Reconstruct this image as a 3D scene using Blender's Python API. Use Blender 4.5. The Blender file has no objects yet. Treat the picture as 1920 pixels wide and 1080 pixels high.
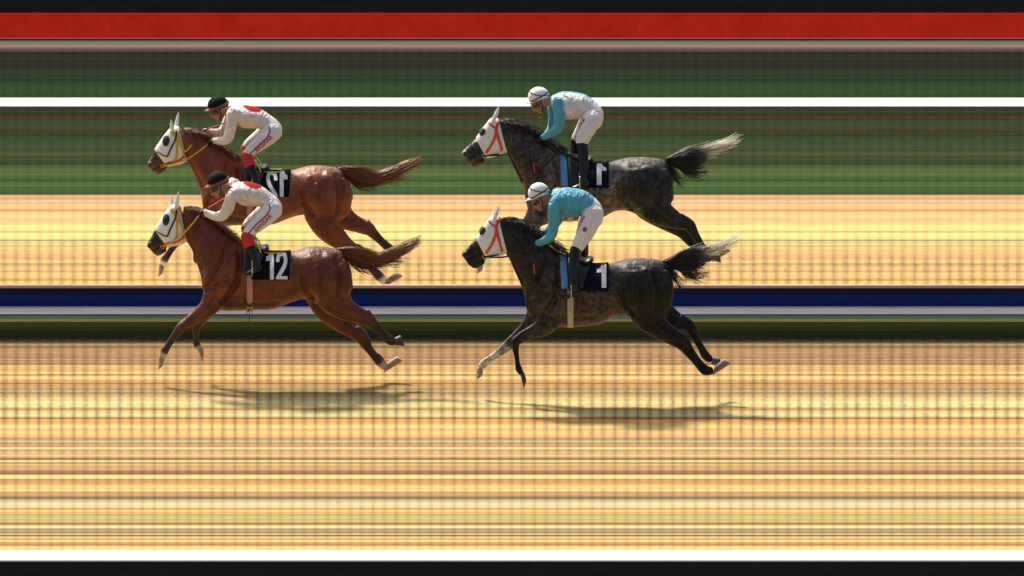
import bpy, bmesh, math, random
import numpy as np
from mathutils import Vector
from mathutils.bvhtree import BVHTree

random.seed(7)
RNG = np.random.default_rng(11)
SC = bpy.context.scene
COL = SC.collection

# ------------------------------------------------------------------ camera, sky, sun, exposure
PPM = 180.0                       # photograph pixels per metre
EL = math.radians(11.0)           # how far the camera looks down
SE, CE = math.sin(EL), math.cos(EL)
GREF = 750.0                      # photograph row of the ground line y = 0

cam_d = bpy.data.cameras.new('camera')
cam = bpy.data.objects.new('camera', cam_d)
COL.objects.link(cam)
cam_d.type = 'ORTHO'
cam_d.ortho_scale = 1920 / PPM
cam_d.clip_start = 0.1
cam_d.clip_end = 900
_vc = (GREF - 540) / PPM
cam.location = (0, -60 * CE, _vc / CE + 60 * SE)
cam.rotation_euler = (math.pi / 2 - EL, 0, 0)
SC.camera = cam

SUN_TRAVEL = Vector((0.45, -0.68, -1.0)).normalized()
to_sun = -SUN_TRAVEL
world = bpy.data.worlds.new('World')
SC.world = world
world.use_nodes = True
wn = world.node_tree.nodes
wl = world.node_tree.links
sky = wn.new('ShaderNodeTexSky')
sky.sky_type = 'NISHITA'
sky.sun_disc = False
sky.sun_elevation = math.asin(to_sun.z)
sky.sun_rotation = math.atan2(to_sun.x, to_sun.y)
sky.air_density = 1.0
sky.dust_density = 5.0
sky.ozone_density = 0.3
wn['Background'].inputs['Strength'].default_value = 0.145
wl.new(sky.outputs[0], wn['Background'].inputs['Color'])

sun_d = bpy.data.lights.new('sun', 'SUN')
sun_d.energy = 4.0
sun_d.angle = math.radians(5.0)
sun_d.color = (1.0, 0.93, 0.80)
sun = bpy.data.objects.new('sun', sun_d)
sun.rotation_euler = SUN_TRAVEL.to_track_quat('-Z', 'Y').to_euler()
sun.location = (-10, 12, 25)
COL.objects.link(sun)

vs = SC.view_settings
vs.view_transform = 'Standard'
vs.look = 'None'
vs.exposure = 0.2
vs.gamma = 1.0
vs.use_curve_mapping = False
SC.render.film_transparent = False
SC.cycles.max_bounces = 8

# ------------------------------------------------------------------ small tools
def s2l(c):
    c = np.asarray(c, float) / 255.0
    return np.where(c <= 0.04045, c / 12.92, ((c + 0.055) / 1.055) ** 2.4)

def tag(o, label=None, cat=None, group=None, kind=None):
    if label: o['label'] = label
    if cat: o['category'] = cat
    if group: o['group'] = group
    if kind: o['kind'] = kind
    return o

def make_obj(name, verts, faces, mat, parent=None, cols=None, smooth=True, flip=1, zs=1.0):
    v = np.array(verts, float).reshape(-1, 3).copy()
    v[:, 1] *= flip
    v[:, 2] *= zs
    fs = [tuple(f) for f in faces]
    if flip < 0:
        fs = [f[::-1] for f in fs]
    me = bpy.data.meshes.new(name)
    me.from_pydata(v.tolist(), [], fs)
    me.update()
    if cols is not None:
        a = me.color_attributes.new('Col', 'FLOAT_COLOR', 'POINT')
        c = np.ones((len(v), 4)); c[:, :np.shape(cols)[1]] = cols
        a.data.foreach_set('color', c.ravel())
    if smooth:
        me.polygons.foreach_set('use_smooth', [True] * len(me.polygons))
    me.materials.append(mat)
    o = bpy.data.objects.new(name, me)
    COL.objects.link(o)
    if parent is not None:
        o.parent = parent
    return o

def empty(name, loc):
    o = bpy.data.objects.new(name, None)
    o.empty_display_size = 0.2
    o.location = loc
    COL.objects.link(o)
    return o

def cr(arr, sub):
    """Catmull-Rom resampling of rows."""
    a = np.asarray(arr, float)
    n = len(a)
    out = []
    for i in range(n - 1):
        p1, p2 = a[i], a[i + 1]
        p0 = a[i - 1] if i > 0 else 2 * p1 - p2
        p3 = a[i + 2] if i + 2 < n else 2 * p2 - p1
        for k in range(sub):
            t = k / sub
            out.append(0.5 * (2 * p1 + (p2 - p0) * t + (2 * p0 - 5 * p1 + 4 * p2 - p3) * t * t + (3 * p1 - p0 - 3 * p2 + p3) * t ** 3))
    out.append(a[-1])
    return np.array(out)

class Acc:
    def __init__(s): s.v = []; s.f = []
    def add(s, v, f):
        b = len(s.v)
        s.v += [tuple(p) for p in v]
        s.f += [tuple(b + i for i in q) for q in f]
    def arr(s): return np.array(s.v, float), s.f

def rings_to_mesh(rings, cap=True):
    n = len(rings[0])
    v = [p for r in rings for p in r]
    f = []
    for i in range(len(rings) - 1):
        for k in range(n):
            a = i * n + k; b = i * n + (k + 1) % n
            f.append((a, b, b + n, a + n))
    if cap:
        v.append(tuple(np.mean(rings[0], 0))); v.append(tuple(np.mean(rings[-1], 0)))
        c0, c1 = len(v) - 2, len(v) - 1
        L = (len(rings) - 1) * n
        for k in range(n):
            f.append((c0, (k + 1) % n, k))
            f.append((c1, L + k, L + (k + 1) % n))
    return v, f

def ring(c, u, w, ru, rw, n, p=2.0):
    t = np.linspace(0, 2 * np.pi, n, endpoint=False)
    ct, st = np.cos(t), np.sin(t)
    e = 2.0 / p
    ct = np.sign(ct) * np.abs(ct) ** e; st = np.sign(st) * np.abs(st) ** e
    return c + np.outer(ct * ru, u) + np.outer(st * rw, w)

def loft(rows, n=16, sub=3, p=2.0, round_ends=(True, True)):
    """rows: x,y,z,ru,rw - a limb; ru in the plane of its bend, rw sideways."""
    a = cr(rows, sub) if sub > 1 else np.asarray(rows, float)
    a[:, 3:] = np.maximum(a[:, 3:], 0.002)
    c = a[:, :3]
    t = np.gradient(c, axis=0)
    t /= np.linalg.norm(t, axis=1)[:, None] + 1e-9
    rings = []
    def fr(i):
        w = np.array([0, 1.0, 0]) - t[i][1] * t[i]
        if np.linalg.norm(w) < 0.2: w = np.array([1.0, 0, 0]) - t[i][0] * t[i]
        w /= np.linalg.norm(w)
        return np.cross(t[i], w), w
    if round_ends[0]:
        u, w = fr(0); r = min(a[0, 3], a[0, 4])
        rings.append(ring(c[0] - t[0] * r * 0.75, u, w, a[0, 3] * .45, a[0, 4] * .45, n, p))
        rings.append(ring(c[0] - t[0] * r * 0.45, u, w, a[0, 3] * .8, a[0, 4] * .8, n, p))
    for i in range(len(a)):
        u, w = fr(i)
        rings.append(ring(c[i], u, w, a[i, 3], a[i, 4], n, p))
    if round_ends[1]:
        u, w = fr(-1); r = min(a[-1, 3], a[-1, 4])
        rings.append(ring(c[-1] + t[-1] * r * 0.45, u, w, a[-1, 3] * .8, a[-1, 4] * .8, n, p))
        rings.append(ring(c[-1] + t[-1] * r * 0.75, u, w, a[-1, 3] * .45, a[-1, 4] * .45, n, p))
    return rings_to_mesh(rings)

def loft_sec(secs, n=24, sub=3, p=2.0, corr=True):
    """secs: topx,topz,botx,botz,y,rw"""
    a = cr(secs, sub)
    rings = []
    for r in a:
        top = np.array([r[0], r[4], r[1]]); bot = np.array([r[2], r[4], r[3]])
        c = (top + bot) / 2; d = top - bot; L = np.linalg.norm(d)
        u = d / L; ru = L / 2; rw = max(r[5], .004)
        if corr:
            ru = math.sqrt(max(ru * ru - (rw * math.tan(EL) * u[2]) ** 2, (.6 * ru) ** 2))
        rings.append(ring(c, u, np.array([0, 1.0, 0]), ru, rw, n, p))
    return rings_to_mesh(rings)

def ellipsoid(c, r, n=14, m=9, axes=None):
    ax = np.eye(3) if axes is None else np.array(axes, float)
    rings = []
    for i in range(1, m):
        ph = math.pi * i / m
        rr = []
        for k in range(n):
            th = 2 * math.pi * k / n
            q = np.array([r[0] * math.sin(ph) * math.cos(th), r[1] * math.sin(ph) * math.sin(th), r[2] * math.cos(ph)])
            rr.append(np.array(c) + q @ ax)
        rings.append(rr)
    return rings_to_mesh(rings)

def fix_normals(v, f):
    me = bpy.data.meshes.new('tmp'); me.from_pydata(np.asarray(v).tolist(), [], f)
    bm = bmesh.new(); bm.from_mesh(me)
    bmesh.ops.recalc_face_normals(bm, faces=bm.faces)
    v2 = np.array([x.co[:] for x in bm.verts]); bm.verts.index_update()
    f2 = [tuple(q.index for q in p.verts) for p in bm.faces]
    bm.free(); bpy.data.meshes.remove(me)
    return v2, f2

def remesh(acc, vox, smooth=4, fac=0.5):
    """overlapping closed lofts -> one continuous skin"""
    v, f = acc.arr()
    me = bpy.data.meshes.new('tmp'); me.from_pydata(v.tolist(), [], f)
    bm = bmesh.new(); bm.from_mesh(me)
    bmesh.ops.recalc_face_normals(bm, faces=bm.faces); bm.to_mesh(me); bm.free()
    o = bpy.data.objects.new('tmp', me); COL.objects.link(o)
    m = o.modifiers.new('r', 'REMESH'); m.mode = 'VOXEL'; m.voxel_size = vox; m.adaptivity = 0
    m = o.modifiers.new('s', 'SMOOTH'); m.factor = fac; m.iterations = smooth
    dg = bpy.context.evaluated_depsgraph_get()
    ev = bpy.data.meshes.new_from_object(o.evaluated_get(dg))
    nv = len(ev.vertices)
    co = np.empty(nv * 3); ev.vertices.foreach_get('co', co)
    fs = [tuple(p.vertices) for p in ev.polygons]
    bpy.data.objects.remove(o); bpy.data.meshes.remove(me); bpy.data.meshes.remove(ev)
    return co.reshape(-1, 3), fs

def color_by(verts, samples, k=9.0):
    """samples: list of (pos, r, rgb). Soft nearest-sample colouring (coat markings, sleeves, ...)."""
    P = np.array([s[0] for s in samples]); R = np.array([s[1] for s in samples]); C = np.array([s[2] for s in samples])
    out = np.empty((len(verts), 3))
    for i in range(0, len(verts), 4000):
        d = np.linalg.norm(verts[i:i + 4000, None, :] - P[None], axis=2) / R[None]
        d -= d.min(1, keepdims=True)
        w = np.exp(-k * d); w /= w.sum(1, keepdims=True)
        out[i:i + 4000] = w @ C
    return out

# ------------------------------------------------------------------ materials
MATS = {}
def nodes_of(name):
    m = bpy.data.materials.new(name); m.use_nodes = True
    nt = m.node_tree
    return m, nt, nt.nodes['Principled BSDF']

def N(nt, t, **kw):
    n = nt.nodes.new(t)
    for k, v in kw.items(): setattr(n, k, v)
    return n

def noise(nt, scale, detail=4, vec=None, rough=.55):
    n = N(nt, 'ShaderNodeTexNoise')
    n.inputs['Scale'].default_value = scale; n.inputs['Detail'].default_value = detail
    n.inputs['Roughness'].default_value = rough
    if vec is not None: nt.links.new(vec, n.inputs['Vector'])
    return n

def stretch(nt, s, kind='Object'):
    tc = N(nt, 'ShaderNodeTexCoord'); mp = N(nt, 'ShaderNodeMapping')
    mp.inputs['Scale'].default_value = s
    nt.links.new(tc.outputs[kind], mp.inputs['Vector'])
    return mp.outputs[0]

def maprange(nt, sock, lo, hi, a=0., b=1.):
    n = N(nt, 'ShaderNodeMapRange')
    n.inputs[1].default_value = a; n.inputs[2].default_value = b
    n.inputs[3].default_value = lo; n.inputs[4].default_value = hi
    nt.links.new(sock, n.inputs[0])
    return n.outputs[0]

def mul(nt, col, fac):
    n = N(nt, 'ShaderNodeVectorMath', operation='MULTIPLY')
    nt.links.new(col, n.inputs[0]); nt.links.new(fac, n.inputs[1])
    return n.outputs[0]

def bump(nt, b, height, strength, dist):
    n = N(nt, 'ShaderNodeBump')
    n.inputs['Strength'].default_value = strength; n.inputs['Distance'].default_value = dist
    nt.links.new(height, n.inputs['Height']); nt.links.new(n.outputs[0], b.inputs['Normal'])
    return n

def plain(name, col, rough=.6, var=.18, scale=30, bstr=.25, bdist=.004, metal=0., spec=.4, sheen=0., attr=False, stretchv=(1, 1, 1)):
    if name in MATS: return MATS[name]
    m, nt, b = nodes_of(name)
    v = stretch(nt, stretchv)
    n1 = noise(nt, scale, 5, v); n2 = noise(nt, scale * .17, 3, v)
    mix = N(nt, 'ShaderNodeMath', operation='ADD')
    nt.links.new(n1.outputs[0], mix.inputs[0]); nt.links.new(n2.outputs[0], mix.inputs[1])
    fac = maprange(nt, mix.outputs[0], 1 - var, 1 + var, .6, 1.4)
    if attr:
        a = N(nt, 'ShaderNodeVertexColor'); a.layer_name = 'Col'; src = a.outputs[0]
    else:
        r = N(nt, 'ShaderNodeRGB'); r.outputs[0].default_value = (*col, 1); src = r.outputs[0]
    nt.links.new(mul(nt, src, fac), b.inputs['Base Color'])
    b.inputs['Roughness'].default_value = rough; b.inputs['Metallic'].default_value = metal
    b.inputs['Specular IOR Level'].default_value = spec
    b.inputs['Sheen Weight'].default_value = sheen
    if bstr > 0: bump(nt, b, n1.outputs[0], bstr, bdist)
    MATS[name] = m
    return m

def coat_mat(name, gain, dapple=0.0, rough=.44):
    m, nt, b = nodes_of(name)
    a = N(nt, 'ShaderNodeVertexColor'); a.layer_name = 'Col'
    v = stretch(nt, (1, 1, 1)); vh = stretch(nt, (30, 60, 120))
    n1 = noise(nt, 5.5, 4, v); n2 = noise(nt, 24, 5, v); n3 = noise(nt, 3, 3, vh)
    f1 = maprange(nt, n1.outputs[0], .50, 1.5, .3, .7)  # wide tone swing stands in for shading contrast on the coat
    f2 = maprange(nt, n2.outputs[0], .86, 1.14, .3, .7)
    f3 = maprange(nt, n3.outputs[0], .88, 1.12, .25, .75)
    c = mul(nt, mul(nt, mul(nt, a.outputs[0], f1), f2), f3)
    if dapple > 0:
        nv = noise(nt, 20, 4, v, .7)
        fv = maprange(nt, nv.outputs[0], 1 - dapple * .5, 1 + dapple * 1.1, .38, .70)
        c = mul(nt, c, fv)
    g = N(nt, 'ShaderNodeRGB'); g.outputs[0].default_value = (*gain, 1)
    nt.links.new(mul(nt, c, g.outputs[0]), b.inputs['Base Color'])
    b.inputs['Specular IOR Level'].default_value = .20 if dapple > 0 else .40
    b.inputs['Sheen Weight'].default_value = .0
    b.inputs['Sheen Roughness'].default_value = .4
    nr = noise(nt, 9, 4, v)
    nt.links.new(maprange(nt, nr.outputs[0], rough - .10, rough + .16, .3, .7), b.inputs['Roughness'])
    # veins, ribs and muscle under the skin
    vm = stretch(nt, (7, 3, 3.2))
    nm = noise(nt, 1.6, 5, vm, .6)
    nf = noise(nt, 2.2, 6, vh, .7); nk = noise(nt, 26, 5, stretch(nt, (1, 1, .6)), .62)
    h1 = N(nt, 'ShaderNodeMath', operation='MULTIPLY_ADD'); h1.inputs[1].default_value = .22
    nt.links.new(nk.outputs[0], h1.inputs[0]); nt.links.new(nm.outputs[0], h1.inputs[2])
    h2 = N(nt, 'ShaderNodeMath', operation='MULTIPLY_ADD'); h2.inputs[1].default_value = .05
    nt.links.new(nf.outputs[0], h2.inputs[0]); nt.links.new(h1.outputs[0], h2.inputs[2])
    bump(nt, b, h2.outputs[0], .75, .035)
    MATS[name] = m
    return m

# ------------------------------------------------------------------ ground: sand, turf, verge, apron
def gy(py):                        # ground distance of a photograph row
    return (GREF - py) / (PPM * SE)

ILL = np.array([1.50, 1.43, 1.37])      # light that reaches flat ground here; used to turn seen colours into base colours

def streak_rows(bands, lo, hi, step, jitter, gridamp, seed, calm=.15, dull=.13, gain=.93):
    """colour rows across a streaked surface: list of (row, rgb) -> y, albedo, flicker-bar strength"""
    rng = np.random.default_rng(seed)
    rows = np.arange(lo, hi + step, step)
    bp = np.array([b[0] for b in bands], float); bc = np.array([s2l(b[1]) for b in bands])
    c = np.stack([np.interp(rows, bp, bc[:, k]) for k in range(3)], 1)
    n = len(rows)
    loc = np.stack([np.convolve(np.pad(c[:, k], 40, mode='edge'), np.ones(41) / 41, 'same')[40:-40] for k in range(3)], 1)
    c = loc * calm + c * (1 - calm)
    gray = c.mean(1, keepdims=True); c = (c * (1 - dull) + gray * dull) * gain
    def sm(a, w):
        kk = np.ones(w) / w
        return np.convolve(np.pad(a, w, mode='edge'), kk, 'same')[w:-w]
    val = rng.normal(0, 1, n) * .75 + sm(rng.normal(0, 1, n), 2) * .9 + sm(rng.normal(0, 1, n), 6) * .9
    hue = sm(rng.normal(0, 1, n), 4) * 1.3
    dark = (rng.random(n) < .035).astype(float); dark = np.clip(sm(dark, 2) * 2, 0, 1) * rng.random(n)
    c *= (1 + jitter * val)[:, None] * (1 - .45 * dark * (jitter > .02))[:, None]
    c *= 1 + jitter * .6 * hue[:, None] * np.array([[.35, -.25, -.9]])
    g = np.interp(rows, [q[0] for q in gridamp], [q[1] for q in gridamp])
    return rows, np.clip(c / ILL, .003, .80), g

def strip(name, rows, cols, g, mat, z=0.0, relief=0.0, x=90.0, far=None, near=None, seed=1):
    rng = np.random.default_rng(seed)
    ys = gy(rows)
    zz = z + relief * rng.uniform(-1, 1, len(ys)); zz[0] = zz[-1] = z
    if far is not None:
        ys = np.concatenate([[far], ys]); cols = np.concatenate([cols[:1], cols]); g = np.concatenate([g[:1], g]); zz = np.concatenate([[z], zz])
    if near is not None:
        ys = np.concatenate([ys, [near]]); cols = np.concatenate([cols, cols[-1:]]); g = np.concatenate([g, g[-1:]]); zz = np.concatenate([zz, [z]])
    v, f, c = [], [], []
    for i in range(len(ys)):
        v += [(-x, ys[i], zz[i]), (x, ys[i], zz[i])]
        c += [(*cols[i], g[i])] * 2
        if i: f.append((2 * i - 2, 2 * i, 2 * i + 1, 2 * i - 1)[::-1])
    o = make_obj(name, v, f, mat, None, np.array(c), smooth=False)
    return tag(o, kind='structure')

def ground_mat(name, rough, grain, bs, bd, period=.12, sc=90, xs=.25):
    m, nt, b = nodes_of(name)
    a = N(nt, 'ShaderNodeVertexColor'); a.layer_name = 'Col'
    tc = N(nt, 'ShaderNodeTexCoord'); sep = N(nt, 'ShaderNodeSeparateXYZ')
    nt.links.new(tc.outputs['Object'], sep.inputs[0])
    # cross bars: light flicker painted into the ground colour
    w = N(nt, 'ShaderNodeMath', operation='MULTIPLY'); w.inputs[1].default_value = 2 * math.pi / period
    wob = noise(nt, 1.3, 2, stretch(nt, (1, .15, 1)))
    wa = N(nt, 'ShaderNodeMath', operation='MULTIPLY_ADD'); wa.inputs[1].default_value = .012
    nt.links.new(wob.outputs[0], wa.inputs[0]); nt.links.new(sep.outputs[0], wa.inputs[2])
    nt.links.new(wa.outputs[0], w.inputs[0])
    s = N(nt, 'ShaderNodeMath', operation='COSINE'); nt.links.new(w.outputs[0], s.inputs[0])
    s01 = maprange(nt, s.outputs[0], 0, 1, -1, 1)
    pw = N(nt, 'ShaderNodeMath', operation='POWER'); pw.inputs[1].default_value = 3.4
    nt.links.new(s01, pw.inputs[0])
    mott = noise(nt, .9, 6, stretch(nt, (1, 1.6, 1)), .65)
    mv = maprange(nt, mott.outputs[0], .7, 1.3, .3, .7)
    am = N(nt, 'ShaderNodeMath', operation='MULTIPLY'); nt.links.new(a.outputs[1], am.inputs[0]); nt.links.new(mv, am.inputs[1])
    am2 = N(nt, 'ShaderNodeMath', operation='MULTIPLY'); nt.links.new(am.outputs[0], am2.inputs[0]); nt.links.new(pw.outputs[0], am2.inputs[1])
    inv = N(nt, 'ShaderNodeMath', operation='SUBTRACT'); inv.inputs[0].default_value = 1.0
    nt.links.new(am2.outputs[0], inv.inputs[1])
    n1 = noise(nt, sc, 6, stretch(nt, (xs, 1, 1)), .7)
    n2 = noise(nt, 5, 5, stretch(nt, (.35, 2.2, 1)))
    f1 = maprange(nt, n1.outputs[0], 1 - grain, 1 + grain, .3, .7)
    f2 = maprange(nt, n2.outputs[0], .93, 1.07, .3, .7)
    c = mul(nt, mul(nt, mul(nt, a.outputs[0], inv.outputs[0]), f1), f2)
    nt.links.new(c, b.inputs['Base Color'])
    b.inputs['Roughness'].default_value = rough
    b.inputs['Specular IOR Level'].default_value = 0.0
    bump(nt, b, n1.outputs[0], bs, bd)
    return m

M_SAND = ground_mat('sand_material', .95, .13, .35, .006, xs=.6)
M_TURF = ground_mat('turf_material', .9, .30, .6, .02, sc=70, xs=.5)

near_bands = [(628, (125, 112, 74)), (638, (150, 135, 88)), (641, (205, 175, 105)), (647, (196, 162, 98)), (650, (146, 98, 52)), (653, (168, 132, 82)),  # first rows hold part of the barrier's shade in their colour
    (656, (198, 155, 98)), (668, (192, 146, 96)), (672, (178, 130, 84)), (675, (212, 166, 104)), (681, (178, 138, 96)), (683, (130, 106, 76)), (685, (250, 205, 120)),
    (690, (246, 196, 108)), (695, (240, 172, 96)), (700, (248, 208, 118)), (703, (140, 104, 70)), (705, (254, 218, 124)), (712, (252, 206, 112)), (716, (244, 168, 96)), (719, (126, 96, 60)),
    (721, (214, 170, 104)), (728, (210, 156, 104)), (730, (150, 138, 88)), (733, (212, 194, 112)), (737, (140, 112, 76)), (740, (220, 180, 108)), (744, (224, 162, 106)), (748, (252, 224, 138)), (756, (255, 232, 150)),
    (763, (250, 214, 118)), (766, (180, 126, 70)), (767.5, (250, 205, 110)), (769, (208, 110, 58)), (771, (252, 226, 130)), (776, (222, 214, 150)), (780, (250, 226, 140)), (784, (200, 112, 56)), (787, (250, 196, 98)), (792, (246, 166, 82)), (797, (250, 200, 108)), (801, (252, 228, 122)),
    (805, (242, 178, 108)), (812, (252, 218, 120)), (818, (246, 182, 112)), (823, (170, 122, 84)), (827, (206, 202, 142)), (831, (222, 176, 114)), (834, (240, 164, 88)), (837, (220, 166, 114)), (841, (255, 240, 160)), (845, (200, 134, 82)), (848, (250, 214, 120)), (851, (206, 156, 88)),
    (854, (252, 226, 140)), (858, (214, 156, 100)), (861, (112, 84, 54)), (863, (200, 194, 124)), (866, (250, 222, 130)), (868, (140, 98, 60)), (870, (252, 206, 112)), (874, (216, 154, 84)), (879, (210, 166, 104)), (883, (160, 118, 80)), (887, (142, 104, 74)), (889, (160, 114, 70)),
    (891, (254, 222, 116)), (896, (252, 226, 150)), (899, (196, 112, 62)), (902, (226, 146, 78)), (907, (206, 154, 82)), (911, (252, 220, 126)), (917, (252, 216, 124)), (920, (252, 226, 150)), (923, (206, 118, 58)), (926, (226, 162, 90)), (930, (176, 160, 116)), (933, (100, 88, 74)), (936, (150, 146, 110)),
    (940, (238, 200, 138)), (947, (254, 226, 146)), (951, (252, 220, 140)), (954, (190, 146, 88)), (957, (250, 206, 112)), (962, (248, 182, 92)), (965, (204, 178, 100)), (970, (200, 188, 110)), (975, (220, 214, 124)), (978, (250, 176, 88)), (982, (132, 78, 50)), (985, (196, 190, 110)), (988, (255, 240, 158)),
    (992, (150, 140, 110)), (995, (210, 190, 130)), (999, (140, 100, 66)), (1001, (255, 236, 160)), (1004, (136, 84, 56)), (1007, (252, 214, 116)), (1011, (224, 158, 88)), (1014, (254, 222, 118)), (1018, (232, 154, 84)), (1022, (190, 118, 66)), (1025, (236, 204, 124)), (1034, (240, 204, 124))]
rows, cols, g = streak_rows(near_bands, 628, 1050, 1.0, .085, [(628, .30), (650, .50), (690, .60), (770, .62), (800, .50), (850, .34), (1050, .22)], 3)
strip('sand_track', rows, cols, g, M_SAND, 0.0, .0012, seed=3)

far_bands = [(365, (226, 170, 112)), (370, (220, 168, 108)), (374, (198, 158, 104)), (377, (250, 200, 138)), (384, (250, 198, 132)), (390, (246, 196, 122)), (395, (210, 150, 90)), (398, (250, 202, 120)), (402, (252, 210, 130)),
    (406, (250, 212, 144)), (411, (244, 188, 126)), (417, (252, 212, 122)), (425, (255, 228, 128)), (433, (255, 224, 130)), (435, (180, 156, 92)), (437, (255, 234, 138)), (448, (255, 232, 136)), (451, (150, 122, 74)), (453, (250, 226, 136)), (460, (254, 226, 128)), (467, (248, 202, 116)),
    (475, (246, 192, 116)), (485, (240, 178, 110)), (491, (254, 218, 126)), (495, (190, 146, 92)), (499, (238, 186, 112)), (504, (252, 214, 132)), (509, (226, 158, 96)), (512, (252, 206, 118)), (520, (250, 200, 112)), (525, (206, 154, 88)), (528, (254, 212, 116)), (540, (250, 210, 120)), (629, (220, 180, 110))]
rows, cols, g = streak_rows(far_bands, 365, 627, 1.0, .045, [(365, .16), (430, .22), (460, .38), (490, .62), (540, .62)], 5)
strip('mirrored_sand', rows, cols, g, M_SAND, 0.0, .0012, seed=5)  # far sand and turf: a mirror reflection laid out as solid ground

turf_bands = [(97, (58, 52, 48)), (102, (46, 54, 40)), (115, (44, 58, 38)), (124, (46, 46, 38)), (130, (60, 54, 40)), (137, (44, 68, 30)), (150, (44, 58, 44)), (158, (44, 72, 50)), (168, (58, 82, 36)), (178, (50, 76, 40)), (186, (50, 70, 36)),
    (200, (56, 62, 48)), (210, (66, 62, 34)), (214, (44, 54, 30)), (220, (82, 60, 36)), (226, (50, 76, 44)), (234, (58, 84, 44)), (239, (84, 66, 40)), (246, (50, 68, 34)), (252, (62, 58, 36)), (260, (54, 84, 44)), (270, (64, 84, 44)), (276, (74, 76, 56)), (282, (56, 86, 44)), (288, (88, 92, 40)),
    (294, (66, 72, 44)), (300, (66, 92, 50)), (305, (50, 80, 42)), (307.5, (62, 52, 26)), (310, (84, 94, 48)), (320, (88, 108, 56)), (328, (98, 118, 50)), (332, (70, 92, 46)), (336, (64, 106, 50)), (339, (60, 70, 44)), (343, (100, 116, 54)), (348, (96, 132, 58)), (352, (64, 96, 48)), (358, (70, 100, 58)), (366, (66, 92, 62))]
rows, cols, g = streak_rows(turf_bands, 97, 364, .8, .06, [(97, .34), (366, .28)], 8, .25, .14, 1.0)
strip('turf_track', rows, cols, g, M_TURF, 0.0, .004, seed=8)

verge_bands = [(76, (84, 74, 64)), (80, (128, 114, 98)), (83, (138, 108, 88)), (86, (146, 128, 112)), (90, (108, 94, 84)), (93, (92, 68, 62)), (96.5, (80, 56, 50))]
rows, cols, g = streak_rows(verge_bands, 70, 96.5, .8, .03, [(0, .08), (100, .08)], 9)
strip('verge_path', rows, cols, g, M_SAND, 0.0, .001, seed=9)

m_apron = plain('apron_material', (.004, .004, .0045), 1.0, .25, 12, .4, .004, spec=.0)
def sheet(name, x, y0, y1, z, mat):
    o = make_obj(name, [(-x, y0, z), (x, y0, z), (x, y1, z), (-x, y1, z)], [(0, 1, 2, 3)], mat, None, None, False)
    return tag(o, kind='structure')
sheet('ground', 400, -400, 400, -0.02, m_apron)

# ------------------------------------------------------------------ rails and boards along the track
def board(name, y0, y1, z0, z1, mat, parent=None, x=40.0, bev=.006):
    """long board, slightly rounded edges"""
    b = bev
    prof = [(y0, z0), (y1, z0), (y1, z1 - b), (y1 - b, z1), (y0 + b, z1), (y0, z1 - b)]
    n = len(prof)
    v = [(-x, p[0], p[1]) for p in prof] + [(x, p[0], p[1]) for p in prof]
    f = [(i, (i + 1) % n, n + (i + 1) % n, n + i) for i in range(n)] + [tuple(range(n))[::-1], tuple(range(n, 2 * n))]
    v, f = fix_normals(v, f)
    return make_obj(name, v, f, mat, parent, None, False)

def pz(py, y):                     # height of a photograph row on an upright face at distance y
    return ((GREF - py) / PPM - y * SE) / CE

def pm(name, srgb, ill, rough=.7, **kw):
    return plain(name, tuple(np.clip(s2l(srgb) / ill, .002, .80)), rough, spec=.12, **kw)

SH = np.array([.36, .35, .36])     # light on upright faces turned to the camera
lx = (.6, 1, 25)                   # long dirt streaks
fence_y = gy(632)
fr = empty('track_barrier', (0, 0, 0))
tag(fr, 'long low barrier of blue, white and green boards between the horses and their mirror images', 'barrier')
def fb(name, p0, p1, col, dy, ill=SH, **kw):
    y = fence_y + dy
    return board(name, y, y + .06, pz(p1, y) + .001, pz(p0, y), pm('mat_' + name + '_%d' % p0, col, ill, stretchv=lx, var=.3, scale=9, **kw), fr)
fb('coping', 535, 540.5, (124, 98, 88), .012)
fb('board', 540.5, 552.5, (4, 17, 40), .020)
fb('board', 552.5, 577.5, (6, 21, 66), .016)
_y0 = fence_y - .162; _z0 = pz(589, _y0)  # ledge added in place of a flat white board, to catch the sun
_pr = [(_y0, _z0), (_y0 + .045, _z0 + .045), (fence_y + .012, _z0 + .048), (fence_y + .012, _z0)]
_v = [(-40, p[0], p[1]) for p in _pr] + [(40, p[0], p[1]) for p in _pr]
_f = [(i, (i + 1) % 4, 4 + (i + 1) % 4, 4 + i) for i in range(4)] + [(3, 2, 1, 0), (4, 5, 6, 7)]
make_obj('added_ledge', *fix_normals(_v, _f), plain('pale_ledge_material', (.66, .62, .56), .8, .2, 9, .2, .003, spec=.1, stretchv=lx), fr, None, False)
fb('rail', 589, 592, (84, 70, 84), .012)
fb('rail', 592, 597.5, (86, 126, 128), .006)
fb('rail', 597.5, 603.5, (172, 152, 104), .010)
fb('plank', 603.5, 614, (66, 70, 30), .004)
fb('plank', 614, 621, (62, 62, 26), .000)
fb('plank', 621, 627, (38, 58, 26), .006)
fb('plank', 627, 633, (58, 48, 34), .002)

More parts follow.
